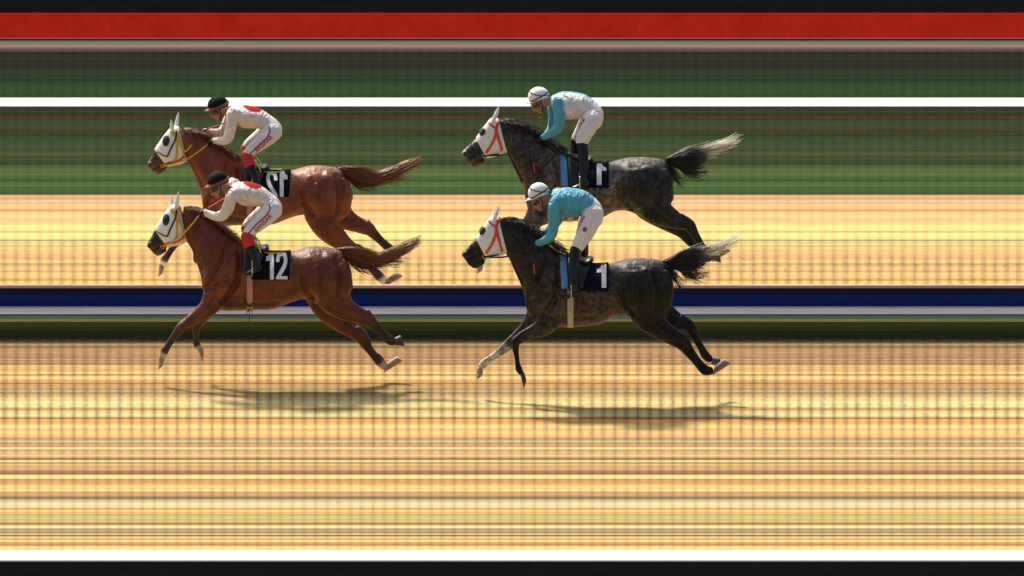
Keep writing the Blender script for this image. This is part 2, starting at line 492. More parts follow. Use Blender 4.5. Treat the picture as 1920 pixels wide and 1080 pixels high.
m_white = plain('white_rail_material', (.84, .83, .81), .6, .05, 6, .1, .002, stretchv=lx, spec=.1)
def kerb(name, py0, py1, h, mat, label):
    """low white kerb whose face slopes back"""
    yn = gy(py1); d = ((py1 - py0) / PPM - h * CE) / SE
    prof = [(yn, -.01), (yn, .008), (yn + d * .12, .016), (yn + d * .9, h - .004), (yn + d, h), (yn + d + .05, h), (yn + d + .06, -.01)]
    n = len(prof); x = 60
    v = [(-x, p[0], p[1]) for p in prof] + [(x, p[0], p[1]) for p in prof]
    f = [(i, (i + 1) % n, n + (i + 1) % n, n + i) for i in range(n)] + [tuple(range(n))[::-1], tuple(range(n, 2 * n))]
    return tag(make_obj(name, *fix_normals(v, f), mat, None, None, False), label, 'rail')
kerb('running_rail', 185, 200.5, .05, m_white, 'long white running rail across the turf behind the horses')
kerb('running_rail', 1033.5, 1052, .06, m_white, 'low white rail along the near edge of the sand')
y = gy(75.5)
rb = empty('red_hoarding', (0, 0, 0))
tag(rb, 'long low red hoarding at the far edge of the course', 'hoarding')
m_red = plain('red_hoarding_material', (.20, .0085, .0045), .9, spec=0.0, var=.18, scale=5, stretchv=(3, 1, .6))
m_dark = plain('dark_trim_material', (.012, .010, .009), .6)
board('plinth', y, y + .04, .002, pz(72.5, y), m_dark, rb, 60)
_h0 = pz(72.5, y) - .002; _d = (45.0 / PPM - .14 * CE) / SE
_pr = [(y + .042, -.01), (y + .042, _h0), (y + .042 + _d, _h0 + .14), (y + .11 + _d, _h0 + .14), (y + .11 + _d, -.01)]
_v = [(-60, p[0], p[1]) for p in _pr] + [(60, p[0], p[1]) for p in _pr]
_f = [(i, (i + 1) % 5, 5 + (i + 1) % 5, 5 + i) for i in range(5)] + [(4, 3, 2, 1, 0), (5, 6, 7, 8, 9)]
make_obj('panel', *fix_normals(_v, _f), m_red, rb, None, False)

# ------------------------------------------------------------------ horses and riders
class Frame:
    """turns rows/columns measured on the photograph into metres beside one horse"""
    def __init__(s, xref, yg, yg_up, zs):
        s.xref, s.yg, s.yg_up, s.zs = xref, yg, yg_up, zs
    def x(s, px): return (px - s.xref) / PPM
    def z(s, py, y=0.0): return ((s.yg - py) / PPM - y * SE) / CE
    def p(s, px, py, y=0.0): return np.array([s.x(px), y, s.z(py, y)])
    def u(s, px, py, y):           # measured on the far row, a mirror image showing the horse's other side
        return np.array([s.x(px), y, ((s.yg_up - py) / PPM + abs(y) * SE) / CE / s.zs])
    def limb(s, rows):             # px,py,r_px,rw,y
        return [(*s.p(r[0], r[1], r[4]), r[2] / PPM, r[3]) for r in rows]
    def secs(s, rows):             # tx,ty,bx,by,rw
        return [(s.x(r[0]), s.z(r[1]), s.x(r[2]), s.z(r[3]), 0.0, r[4]) for r in rows]

VIEW = Vector((0, CE, -SE))

class Part:
    def __init__(s, name, v, f, mat, cols=None, smooth=True, parent=None, label=None):
        s.name, s.v, s.f, s.mat, s.cols, s.smooth, s.parent, s.label = name, np.asarray(v, float), f, mat, cols, smooth, parent, label

def bvh(v, f): return BVHTree.FromPolygons([tuple(p) for p in v], [tuple(q) for q in f])

def hit_view(tree, fr, px, py):
    """the point of a surface seen at a photograph pixel"""
    o = Vector(fr.p(px, py, -3.0))
    loc, n, i, d = tree.ray_cast(o, VIEW)
    return loc, n

def hit_side(tree, x, z, side):
    loc, n, i, d = tree.ray_cast(Vector((x, 3.0 * side, z)), Vector((0, -side, 0)))
    return loc, n

def ribbon(pts, nrm, half, thick):
    pts = np.array(pts); nrm = np.array(nrm)
    t = np.gradient(pts, axis=0); t /= np.linalg.norm(t, axis=1)[:, None] + 1e-9
    s = np.cross(nrm, t); s /= np.linalg.norm(s, axis=1)[:, None] + 1e-9
    v = []; f = []
    for i in range(len(pts)):
        a, b = pts[i] - s[i] * half, pts[i] + s[i] * half
        v += [a - nrm[i] * .004, b - nrm[i] * .004, b + nrm[i] * thick, a + nrm[i] * thick]
        if i:
            q = 4 * (i - 1)
            for k in range(4):
                f.append((q + k, q + (k + 1) % 4, q + 4 + (k + 1) % 4, q + 4 + k))
    f.append((0, 1, 2, 3)); e = 4 * (len(pts) - 1); f.append((e + 3, e + 2, e + 1, e))
    return v, f

def strap(tree, fr, pix, half_px, thick=.005, both=True, sub=6, lift=0.0):
    """a strap lying on a surface along photograph pixels, repeated on the other flank"""
    pp = cr(pix, sub)
    P, Nn = [], []
    for a in pp:
        l, n = hit_view(tree, fr, a[0], a[1])
        if l is None: continue
        if n.y > 0: n = -n
        P.append(np.array(l) + np.array(n) * lift); Nn.append(np.array(n))
    acc = Acc()
    if len(P) > 2:
        Nn = np.array(Nn)
        for _ in range(2): Nn[1:-1] = (Nn[:-2] + Nn[1:-1] * 2 + Nn[2:]) / 4
        Nn /= np.linalg.norm(Nn, axis=1)[:, None]
        v, f = ribbon(P, Nn, half_px / PPM, thick)
        acc.add(v, f)
        if both:
            acc.add([(q[0], -q[1], q[2]) for q in v], [q[::-1] for q in f])
    return acc

def text_mesh(body, offset=0.0):
    cu = bpy.data.curves.new('t', 'FONT'); cu.body = body; cu.offset = offset; cu.resolution_u = 3
    o = bpy.data.objects.new('t', cu); COL.objects.link(o)
    dg = bpy.context.evaluated_depsgraph_get()
    me = bpy.data.meshes.new_from_object(o.evaluated_get(dg))
    bm = bmesh.new(); bm.from_mesh(me)
    bmesh.ops.triangulate(bm, faces=bm.faces)
    for _ in range(5):
        bmesh.ops.subdivide_edges(bm, edges=[e for e in bm.edges if e.calc_length() > .09], cuts=1)
        bmesh.ops.triangulate(bm, faces=[q for q in bm.faces if len(q.verts) > 3])
    v = np.array([q.co[:2] for q in bm.verts]); bm.verts.index_update()
    f = [tuple(q.index for q in p.verts) for p in bm.faces]
    bm.free(); bpy.data.objects.remove(o); bpy.data.meshes.remove(me); bpy.data.curves.remove(cu)
    v -= v.min(0); v /= v.max(0)
    return v, f

DIGITS = {'1': [(1, 1), (1, 0), (.5, 0), (.5, .70), (0, .68), (0, .82), (.3, .86), (.55, 1)],
    '2': [(0, 0), (1, 0), (1, .17), (.42, .17), (.62, .30), (.86, .47), (.98, .62), (.99, .76), (.90, .90), (.70, .99), (.40, 1.0), (.15, .93), (.03, .80), (.02, .66), (.30, .66), (.33, .78), (.45, .84), (.58, .84), (.68, .77), (.68, .67), (.58, .55), (.35, .38), (.10, .20), (0, .12)]}
def digit_mesh(ch, u0, u1):
    bm = bmesh.new()
    bm.faces.new([bm.verts.new((u0 + (u1 - u0) * a, b, 0)) for a, b in DIGITS[ch]])
    bmesh.ops.triangulate(bm, faces=bm.faces)
    for _ in range(5):
        bmesh.ops.subdivide_edges(bm, edges=[e for e in bm.edges if e.calc_length() > .07], cuts=1)
        bmesh.ops.triangulate(bm, faces=[q for q in bm.faces if len(q.verts) > 3])
    bm.verts.index_update()
    v = np.array([q.co[:2] for q in bm.verts]); f = [tuple(q.index for q in p.verts) for p in bm.faces]
    bm.free()
    return v, f

def lay_decal(tree, uv, faces, fn, side, lift):
    """lays flat print onto cloth: fn(u,v) -> x,z ; cast sideways onto the cloth"""
    out = []; ok = []
    for q in uv:
        x, z = fn(q[0], q[1])
        l, n = hit_side(tree, x, z, side)
        if l is None: out.append((x, 0, z)); ok.append(False)
        else: out.append((l.x, l.y + side * lift, l.z)); ok.append(True)
    return np.array(out), [f for f in faces if all(ok[i] for i in f)]

def shell(tree, fr, xs_top, xs_bot, ang, zc_py, lift, thick, na=26, nx=9, ang2=None, wav=0.0):
    """cloth wrapped over the back: between angles -ang..ang measured from straight up"""
    grid = []
    zc = fr.z(zc_py)
    a2 = ang if ang2 is None else ang2
    for i in range(nx):
        t = i / (nx - 1); row = []
        A = ang * (1 - t) + a2 * t
        for k in range(na):
            a = -A + 2 * A * k / (na - 1)
            q = (abs(a) / A) ** 1.3
            xx = fr.x((xs_top[0] * (1 - t) + xs_top[1] * t) * (1 - q) + (xs_bot[0] * (1 - t) + xs_bot[1] * t) * q)
            d = Vector((0, math.sin(a), math.cos(a)))
            o = Vector((xx, 0, zc)) + d * 1.2
            l, n, _, _ = tree.ray_cast(o, -d)
            if l is None: l = Vector((xx, 0, zc)) + d * .3
            w = wav * math.sin(9 * t + 3 * k / na) * q
            row.append(np.array(l + d * (lift + w)))
        grid.append(row)
    G = np.array(grid)
    for _ in range(2):             # cloth does not follow every dent
        G[:, 1:-1] = (G[:, :-2] + 2 * G[:, 1:-1] + G[:, 2:]) / 4
    v = []; f = []
    c = np.array([0, 0, zc])
    D = G - c; D[:, :, 0] = 0; D /= np.linalg.norm(D, axis=2)[:, :, None]
    for lay in (0, 1):
        v += [tuple(p) for p in (G + D * thick * lay).reshape(-1, 3)]
    n = nx * na
    for i in range(nx - 1):
        for k in range(na - 1):
            a = i * na + k
            f.append((a, a + 1, a + na + 1, a + na)); f.append((n + a, n + a + na, n + a + na + 1, n + a + 1))
    edge = [i * na for i in range(nx)] + [(nx - 1) * na + k for k in range(1, na)] + [i * na + na - 1 for i in range(nx - 2, -1, -1)] + [k for k in range(na - 2, 0, -1)]
    for i in range(len(edge)):
        a, b = edge[i], edge[(i + 1) % len(edge)]
        f.append((a, b, n + b, n + a))
    return fix_normals(v, f)

def hair(fr, path, count, colour, rad, seed, spread_y, tmin=.45, droop=.25, steps=11, root_w=.35, wild=.05):
    """path rows: px, py, half_width_px, y ; each strand is a thin tapered tube"""
    rng = np.random.default_rng(seed)
    P = cr(path, 8); T = np.linspace(0, 1, len(P))
    acc = Acc(); cols = []
    for s in range(count):
        k = rng.uniform(-1, 1); ky = rng.normal(0, 1)
        te = tmin + (1 - tmin) * rng.random() ** .7
        t0 = rng.uniform(0, root_w) * rng.random()
        w1, w2, ph = rng.normal(0, wild), rng.normal(0, wild), rng.uniform(0, 6)
        pts = []
        for j in range(steps):
            q = j / (steps - 1); t = t0 + (te - t0) * q
            r = [np.interp(t, T, P[:, m]) for m in range(4)]
            off = k * r[2] * (1 + w1 * 2) + droop * max(k, 0) * r[2] * q * q * 2 + (w2 * 40 * q * q + 1.3 * math.sin(ph + 7 * q) * q)
            y = r[3] + ky * spread_y * (0.35 + t)
            pts.append(fr.p(r[0] + w1 * 30 * q * q, r[1] + off, y))
        pts = np.array(pts)
        ra = rad * rng.uniform(.6, 1.3) * np.linspace(1, .12, steps) ** .7
        v, f = loft([(*pts[j], ra[j], ra[j]) for j in range(steps)], n=3, sub=1, round_ends=(False, False))
        acc.add(v, f)
        base = np.array(colour(0)) ; g = rng.uniform(.6, 1.45)
        tt = np.concatenate([np.repeat(np.linspace(t0, te, steps), 3), [t0, te]])
        cols += [np.array(colour(q)) * g for q in tt]
    v, f = acc.arr()
    return v, f, np.clip(np.array(cols), 0, .9)

def hoof(fr, cf, cb, toe, heel, y, w0, w1):
    secs = []
    for t in (-.12, 0, .5, .92, 1.0):
        q = max(t, 0)
        a = np.array(cf) * (1 - t) + np.array(toe) * t; b = np.array(cb) * (1 - t) + np.array(heel) * t
        sh = .96 if t == 1.0 else 1
        m = (a + b) / 2; a = m + (a - m) * sh; b = m + (b - m) * sh
        secs.append((fr.x(a[0]), fr.z(a[1], y), fr.x(b[0]), fr.z(b[1], y), y, (w0 + (w1 - w0) * q) * sh))
    v, f = loft_sec(secs, n=16, sub=2, p=2.2, corr=False)
    return fix_normals(v, f)

def tube(pts, r, n=6, sub=4):
    return loft([(*p, r, r) for p in pts], n=n, sub=sub, round_ends=(False, False))

CH = dict(body=(.150, .031, .007), dark=(.062, .014, .004), leg=(.042, .014, .007), sock=(.66, .54, .42), muzzle=(.040, .018, .012), nose=(.10, .052, .038), light=(.17, .052, .015), croup_highlight=(.17, .052, .015), hind=(.125, .027, .007), neck=(.112, .023, .006), bridge=(.07, .03, .02))
GR = dict(body=(.060, .047, .037), dark=(.055, .043, .034), leg=(.0075, .007, .007), sock=(.56, .50, .44), muzzle=(.020, .018, .017), nose=(.030, .026, .024), light=(.07, .06, .05), croup_highlight=(.06, .055, .05), hind=(.014, .013, .012), neck=(.022, .019, .017), bridge=(.20, .17, .15))

SPEC_C = dict(
    fr=Frame(470, 720, 550.5, .93), pal=CH,
    trunk=[(650, 490, 656, 540, .10), (641, 470, 652, 562, .18), (622, 464.5, 628, 577, .245), (597, 461.5, 600, 573, .275), (576, 463, 575, 561, .275), (548, 471, 545, 567, .28),
           (515, 474, 513, 580, .29), (488, 470, 480, 581.5, .285), (463, 456, 447, 582.5, .255), (441, 448, 413, 582, .225), (426, 435, 393, 571, .205), (411, 422, 381, 547, .18),
           (397, 412, 376, 516, .145), (383, 402, 367, 489, .115), (370, 392, 360, 469, .095), (357, 386, 351, 454, .085), (344, 385, 343, 446, .08)],
    head=[(337, 384, 352, 447, .082), (329, 384, 347, 453, .092), (320, 387, 341, 457, .102), (311, 398, 331, 459, .10), (303, 410, 320, 461, .086), (296, 421, 310, 464, .072), (290, 431, 304, 467, .062),
          (284, 443, 300, 470, .057), (279, 451, 297, 474, .057), (276.8, 457, 294, 476.5, .049), (277.5, 463, 290, 477, .034)],
    chin=[(306, 466, 8, .035, 0), (299, 473, 6, .036, 0), (295, 476, 4.5, .03, 0)],
    ears=[((330, 390), (335, 359), -.058), ((323, 386), (321, 365), .058)],
    nostril=(281.5, 459), eye=(311.7, 412),
    legs=dict(
        near_front=[(412, 530, 26, .075, -.11), (403, 555, 24, .075, -.125), (394, 573, 19, .068, -.125), (376, 588, 14.5, .056, -.12), (359, 600, 11.5, .047, -.115), (343, 611, 10, .043, -.11), (336, 618, 9, .039, -.11), (323, 636, 6.5, .027, -.105), (314, 650, 6.5, .028, -.10), (308, 659, 8, .034, -.10), (303.5, 668, 6.2, .029, -.10)],
        far_front=[(412, 530, 26, .075, .11), (401, 560, 23, .068, .12), (386, 585, 15, .056, .115), (374, 602, 10, .043, .11), (368.5, 613, 8.6, .039, .105), (367, 626, 5.6, .025, .10), (367.3, 637, 5.4, .026, .10), (369, 646, 6.6, .03, .10), (375, 655, 5.2, .026, .10)],
        near_hind=[(610, 510, 40, .10, -.13), (622, 535, 41, .10, -.145), (628, 560, 33, .095, -.145), (645, 578, 24, .075, -.14), (667, 589, 17, .057, -.135), (689, 598, 14.5, .048, -.13), (699, 607, 10.5, .039, -.125), (715, 623, 8, .031, -.12), (731, 638, 9.2, .036, -.12), (739, 641, 7.5, .032, -.12)],
        far_hind=[(610, 510, 40, .10, .13), (606, 545, 38, .10, .145), (612, 575, 27, .09, .145), (632, 598, 21, .07, .14), (654, 615, 15.5, .056, .135), (676, 630, 14, .048, .13), (687, 646, 10.5, .039, .125), (699, 662, 8.5, .031, .12), (711.5, 677, 9.8, .036, .12), (721, 687, 8.2, .033, .12)]),
    legcol=dict(near_front=(.35, .95), far_front=(.3, .93), near_hind=(.45, 2), far_hind=(.45, .90)),
    hooves=[((298, 669), (308, 674), (296, 693), (306, 684), -.10), ((372, 659), (381, 652.5), (380, 681), (382, 664), .10),
            ((743, 647.5), (741.5, 632.5), (759, 649), (750.5, 628), -.12), ((723, 697), (726, 680), (755, 677), (743, 668), .12)],
    hoofcol=[(.42, .26, .17), (.40, .25, .16), (.05, .042, .038), (.40, .27, .17)],
    muscle=[  # px,py,r,rw,y chains repeated on both sides
        [(436, 462, 12, .05, .12), (420, 492, 17, .06, .145), (400, 525, 19, .06, .155), (390, 545, 15, .05, .14)],
        [(440, 500, 16, .06, .19), (425, 530, 20, .065, .185), (408, 556, 17, .06, .165)],
        [(590, 492, 12, .05, .15), (612, 498, 18, .06, .175), (636, 512, 15, .06, .145)],
        [(590, 492, 12, .05, .235), (592, 525, 19, .06, .225), (606, 556, 17, .06, .20)],
        [(640, 492, 12, .05, .15), (647, 525, 13, .055, .155), (646, 560, 13, .05, .15)],
        [(365, 410, 12, .04, .06), (385, 440, 17, .05, .085), (398, 475, 18, .05, .115)],
        [(322, 437, 14, .03, .082), (334, 441, 15, .03, .076)]],
    mane=[(346, 386, 5, -.02), (372, 391, 6, -.03), (392, 408, 6, -.03), (415, 424, 5, -.02), (440, 447, 3, -.01)],
    tail=[(630, 471, 5, 0), (655, 473, 9, 0), (682, 479, 13, 0), (706, 485, 9, 0), (732, 476, 8, 0), (760, 462, 6, 0), (790, 449, 2, 0)],
    wisps=[([(640, 474, 4, 0), (655, 486, 6, 0), (672, 497, 6, 0), (695, 501, 4, 0), (720, 498, 2, 0)], 70, lambda t: (.13, .04, .014), 41),
           ([(680, 480, 8, 0), (710, 487, 8, 0), (735, 484, 8, 0), (760, 484, 5, 0)], 60, lambda t: (.24, .09, .03), 42)],
    tailcol=lambda t: tuple(np.array((.16, .05, .017)) * (1 - t) + np.array((.36, .15, .055)) * t),
    manecol=lambda t: (.16, .055, .022),
)
SPEC_G = dict(
    fr=Frame(1085, 750, 542, .93), pal=GR,
    trunk=[(1253, 494, 1258, 560, .10), (1244, 489, 1256, 588, .18), (1228, 486, 1238, 602, .245), (1205, 484, 1209, 606, .28), (1182, 484.5, 1180, 593, .285), (1160, 489, 1155, 592, .285), (1135, 496, 1126, 607, .295),
           (1100, 495, 1086, 612.5, .29), (1070, 484, 1050, 614, .265), (1050, 474, 1020, 617, .24), (1033, 462, 1001, 607, .215), (1016, 447, 988, 584, .19), (1000, 435, 982, 550, .155), (982, 423, 973, 526, .12),
           (966, 414, 963, 504, .10), (952, 409, 954, 484, .088), (939, 408, 945, 472, .082)],
    head=[(936, 408, 951, 468, .082), (928, 406, 947, 474, .092), (920, 407, 940, 478, .102), (911, 419, 929, 481, .10), (902, 432, 917, 484, .086), (893, 446, 906, 487, .072), (885, 455, 900, 490, .062),
          (876, 463, 893, 493, .057), (869.5, 470, 889, 497, .057), (866.8, 475, 886, 499, .049), (868, 481, 882, 500, .034)],
    chin=[(903, 489, 8, .035, 0), (893, 497, 6, .036, 0), (888, 499, 4.5, .03, 0)],
    ears=[((928, 408), (936, 386), -.058), ((925, 406), (931, 388), .058)],
    nostril=(872, 477), eye=(907, 434),
    legs=dict(
        near_front=[(1030, 565, 27, .075, -.12), (1032, 592, 25, .075, -.135), (1019, 612, 19, .068, -.135), (1000, 622, 13.5, .056, -.13), (983, 630, 11, .047, -.12), (967.5, 640, 9.2, .042, -.115), (966.5, 650, 7.2, .036, -.11), (968.5, 666, 5, .024, -.105), (970.5, 681, 4.8, .025, -.10), (972.5, 691, 6.6, .031, -.10), (978, 701, 4.8, .026, -.10)],
        far_front=[(1025, 560, 27, .075, .11), (1010, 590, 24, .072, .12), (995, 609, 17.5, .06, .12), (975, 629, 13.5, .05, .115), (956, 644, 11, .044, .11), (946, 653, 9.4, .039, .11), (931, 664, 6.7, .027, .105), (917, 674, 6.7, .028, .10), (908, 681, 8.2, .035, .10), (902, 688, 6.6, .03, .10)],
        near_hind=[(1212, 530, 42, .10, -.13), (1210, 565, 41, .10, -.15), (1214, 592, 30, .09, -.15), (1234, 613, 22, .072, -.145), (1257, 629, 17, .058, -.14), (1279, 642, 15, .049, -.135), (1291, 658, 11, .039, -.13), (1307, 678, 8.6, .032, -.125), (1322, 694, 10, .037, -.12), (1333, 695, 8, .033, -.12)],
        far_hind=[(1215, 525, 42, .10, .13), (1225, 555, 40, .10, .145), (1232, 580, 31, .09, .145), (1252, 594, 23, .072, .14), (1274, 604, 17, .057, .135), (1292, 612, 12.5, .047, .13), (1301, 628, 9, .037, .125), (1313, 649, 7, .03, .12), (1323, 667, 8.6, .035, .12), (1332, 674, 7, .031, .12)]),
    legcol=dict(near_front=(.25, 2), far_front=(.35, .62), near_hind=(.4, 2), far_hind=(.4, 2)),
    hooves=[((976, 702), (983.5, 700), (981.5, 729), (987, 712), -.10), ((894.8, 691), (906, 695.5), (893, 711), (904.5, 704), .10),
            ((1339, 702), (1342, 685), (1370, 682), (1357, 673), -.12), ((1335, 684), (1338, 670), (1352, 688), (1350, 671), .12)],
    hoofcol=[(.025, .021, .018), (.36, .25, .17), (.20, .15, .12), (.10, .08, .065)],
    muscle=[
        [(1046, 488, 12, .05, .13), (1030, 518, 17, .06, .15), (1010, 552, 19, .06, .16), (998, 574, 15, .05, .145)],
        [(1052, 528, 16, .06, .20), (1040, 560, 20, .065, .195), (1024, 590, 17, .06, .175)],
        [(1190, 515, 12, .05, .155), (1214, 520, 18, .06, .18), (1240, 532, 15, .06, .15)],
        [(1190, 512, 12, .05, .24), (1190, 548, 19, .06, .23), (1202, 582, 17, .06, .205)],
        [(1244, 512, 12, .05, .155), (1250, 545, 13, .055, .16), (1248, 580, 13, .05, .155)],
        [(962, 432, 12, .04, .062), (982, 462, 17, .05, .088), (998, 500, 18, .05, .118)],
        [(922, 460, 14, .03, .082), (934, 464, 15, .03, .076)]],
    mane=[(940, 408, 6, -.02), (962, 411, 9, -.035), (988, 426, 10, -.04), (1012, 442, 9, -.03), (1045, 468, 5, -.02)],
    tail=[(1240, 495, 4, 0), (1262, 492, 11, 0), (1285, 486, 17, 0), (1303, 483, 14, 0), (1316, 483, 9, 0), (1326, 482, 4, 0)],
    wisps=[([(1278, 478, 6, 0), (1305, 474, 8, 0), (1330, 468, 6, 0), (1355, 460, 4, 0), (1388, 446, 3, 0)], 90, lambda t: (.04, .035, .03) if t < .28 else tuple(np.array((.04, .035, .03)) * (1 - min(1, (t - .28) / .3)) + np.array((.82, .70, .50)) * min(1, (t - .28) / .3)), 43),
           ([(1250, 494, 4, 0), (1258, 508, 7, 0), (1268, 522, 8, 0), (1282, 536, 4, 0)], 55, lambda t: (.03, .027, .025), 44),
           ([(1268, 494, 8, 0), (1285, 508, 9, 0), (1305, 516, 7, 0), (1330, 512, 3, 0)], 70, lambda t: (.04, .035, .03), 45)],
    tailcol=lambda t: (.022, .019, .018) if t < .6 else tuple(np.array((.022, .019, .018)) * (1 - (t - .6)) + np.array((.3, .27, .22)) * (t - .6)),
    manecol=lambda t: (.022, .02, .02),
)

def mixc(a, b, t): return tuple(np.array(a) * (1 - t) + np.array(b) * t)

def vnormals(v, f):
    n = np.zeros_like(v); F = np.array([q[:3] for q in f])
    fn = np.cross(v[F[:, 1]] - v[F[:, 0]], v[F[:, 2]] - v[F[:, 0]])
    for q in f[:1]: pass
    for k in range(4):
        idx = np.array([q[k % len(q)] for q in f]); np.add.at(n, idx, fn)
    return n / (np.linalg.norm(n, axis=1)[:, None] + 1e-12)

def sculpt(v, f, fr, lines):
    """carves muscle lines and raises ridges along polylines measured on the photograph"""
    n = vnormals(v, f)
    px = v[:, 0] * PPM + fr.xref; py = fr.yg - PPM * (v[:, 2] * CE - np.abs(v[:, 1]) * SE)
    off = np.zeros(len(v))
    for (pts, amt, w, ymin, side) in lines:
        p = np.array(pts, float); p = cr(p, 5) if len(p) > 1 else p
        d = np.full(len(v), 1e9)
        for a, b in zip(p[:-1], p[1:]) if len(p) > 1 else [(p[0], p[0] + .01)]:
            ab = b - a; L = ab @ ab
            t = np.clip(((px - a[0]) * ab[0] + (py - a[1]) * ab[1]) / L, 0, 1)
            d = np.minimum(d, np.hypot(px - a[0] - t * ab[0], py - a[1] - t * ab[1]))
        m = np.abs(v[:, 1]) > ymin
        if side: m &= np.sign(v[:, 1]) == side
        off += np.where(m, amt * np.exp(-(d / w) ** 2), 0)
    out = v + n * off[:, None] * 2.3
    return out

def grooves(which):
    dx, dy, hx, hy = (0, 0, 0, 0) if which == 'c' else (598, 27, 590, 17)
    T = lambda pts: [(a + dx, b + dy) for a, b in pts]
    Hh = lambda pts: [(a + hx, b + hy) for a, b in pts]
    g = [(T([(430, 455), (413, 490), (398, 520), (387, 545)]), -.013, 4.5, .07, 0),
         (T([(449, 470), (449, 505), (438, 540), (418, 566)]), -.020, 5.5, .10, 0),
         (T([(433, 520), (415, 533), (396, 541)]), -.010, 3.5, .10, 0),
         (T([(428, 480), (415, 510), (405, 530)]), .008, 5, .10, 0),
         (T([(440, 500), (432, 530), (418, 552)]), .010, 6, .10, 0),
         (Hh([(347, 440), (360, 462)]) + T([(380, 505)]), -.010, 3.5, .03, 0),
         (T([(372, 420), (395, 455), (402, 480)]), -.006, 4, .04, 0),
         (T([(566, 515), (572, 540), (585, 562)]), -.018, 5, .10, 0),
         (T([(586, 478), (602, 508), (607, 545)]), -.006, 6, .10, 0),
         (T([(630, 482), (637, 515), (634, 552)]), -.013, 4.5, .08, 0),
         (T([(612, 480), (622, 515), (622, 550)]), .009, 6, .10, 0),
         (T([(583, 484)]), .007, 8, .08, 0),
         (T([(594, 500), (594, 530), (600, 555)]), .010, 6, .10, 0),
         (T([(545, 490), (556, 530), (562, 555)]), -.008, 7, .10, 0),
         (T([(430, 566), (470, 572), (520, 568)]), -.008, 6, .06, 0),
         (T([(455, 480), (480, 520), (505, 545), (540, 548)]), -.004, 6, .10, 0),
         (Hh([(279.5, 470), (288, 469.5), (297, 466), (303, 462)]), -.012, 1.7, .008, 0),
         (Hh([(278, 462), (282, 457), (285, 460)]), .006, 2.5, .02, 0),
         (Hh([(300, 437), (310, 441)]), .006, 3, .03, 0),
         (Hh([(290, 440), (296, 452)]), -.006, 4, .02, 0)]
    for x in (492, 503, 514, 525, 536):
        g.append((T([(x, 492), (x + 3, 525), (x + 1, 556)]), -.0045, 2.6, .12, 0))
    if which == 'c':
        g += [([(404, 556), (385, 577), (362, 596)], -.008, 2.6, .05, -1), ([(330, 628), (316, 649)], -.006, 1.6, .05, -1), ([(348, 603), (338, 612)], .005, 3, .05, -1),
              ([(640, 568), (665, 582), (682, 590)], -.008, 3, .05, -1), ([(702, 606), (728, 633)], -.006, 1.8, .05, -1), ([(690, 584)], .008, 4, .05, -1),
              ([(628, 585), (652, 606), (668, 618)], -.008, 3, .05, 1), ([(690, 645), (708, 668)], -.006, 1.8, .05, 1)]
    else:
        g += [([(1025, 605), (1000, 616), (978, 627)], -.008, 2.6, .05, -1), ([(968, 652), (971, 682)], -.005, 1.5, .05, -1), ([(964, 640)], .006, 4, .05, -1),
              ([(1230, 603), (1255, 621), (1272, 632)], -.009, 3, .05, -1), ([(1293, 657), (1318, 688)], -.006, 1.8, .05, -1), ([(1284, 630)], .008, 4, .05, -1),
              ([(1250, 583), (1275, 597)], -.008, 3, .05, 1)]
    return g

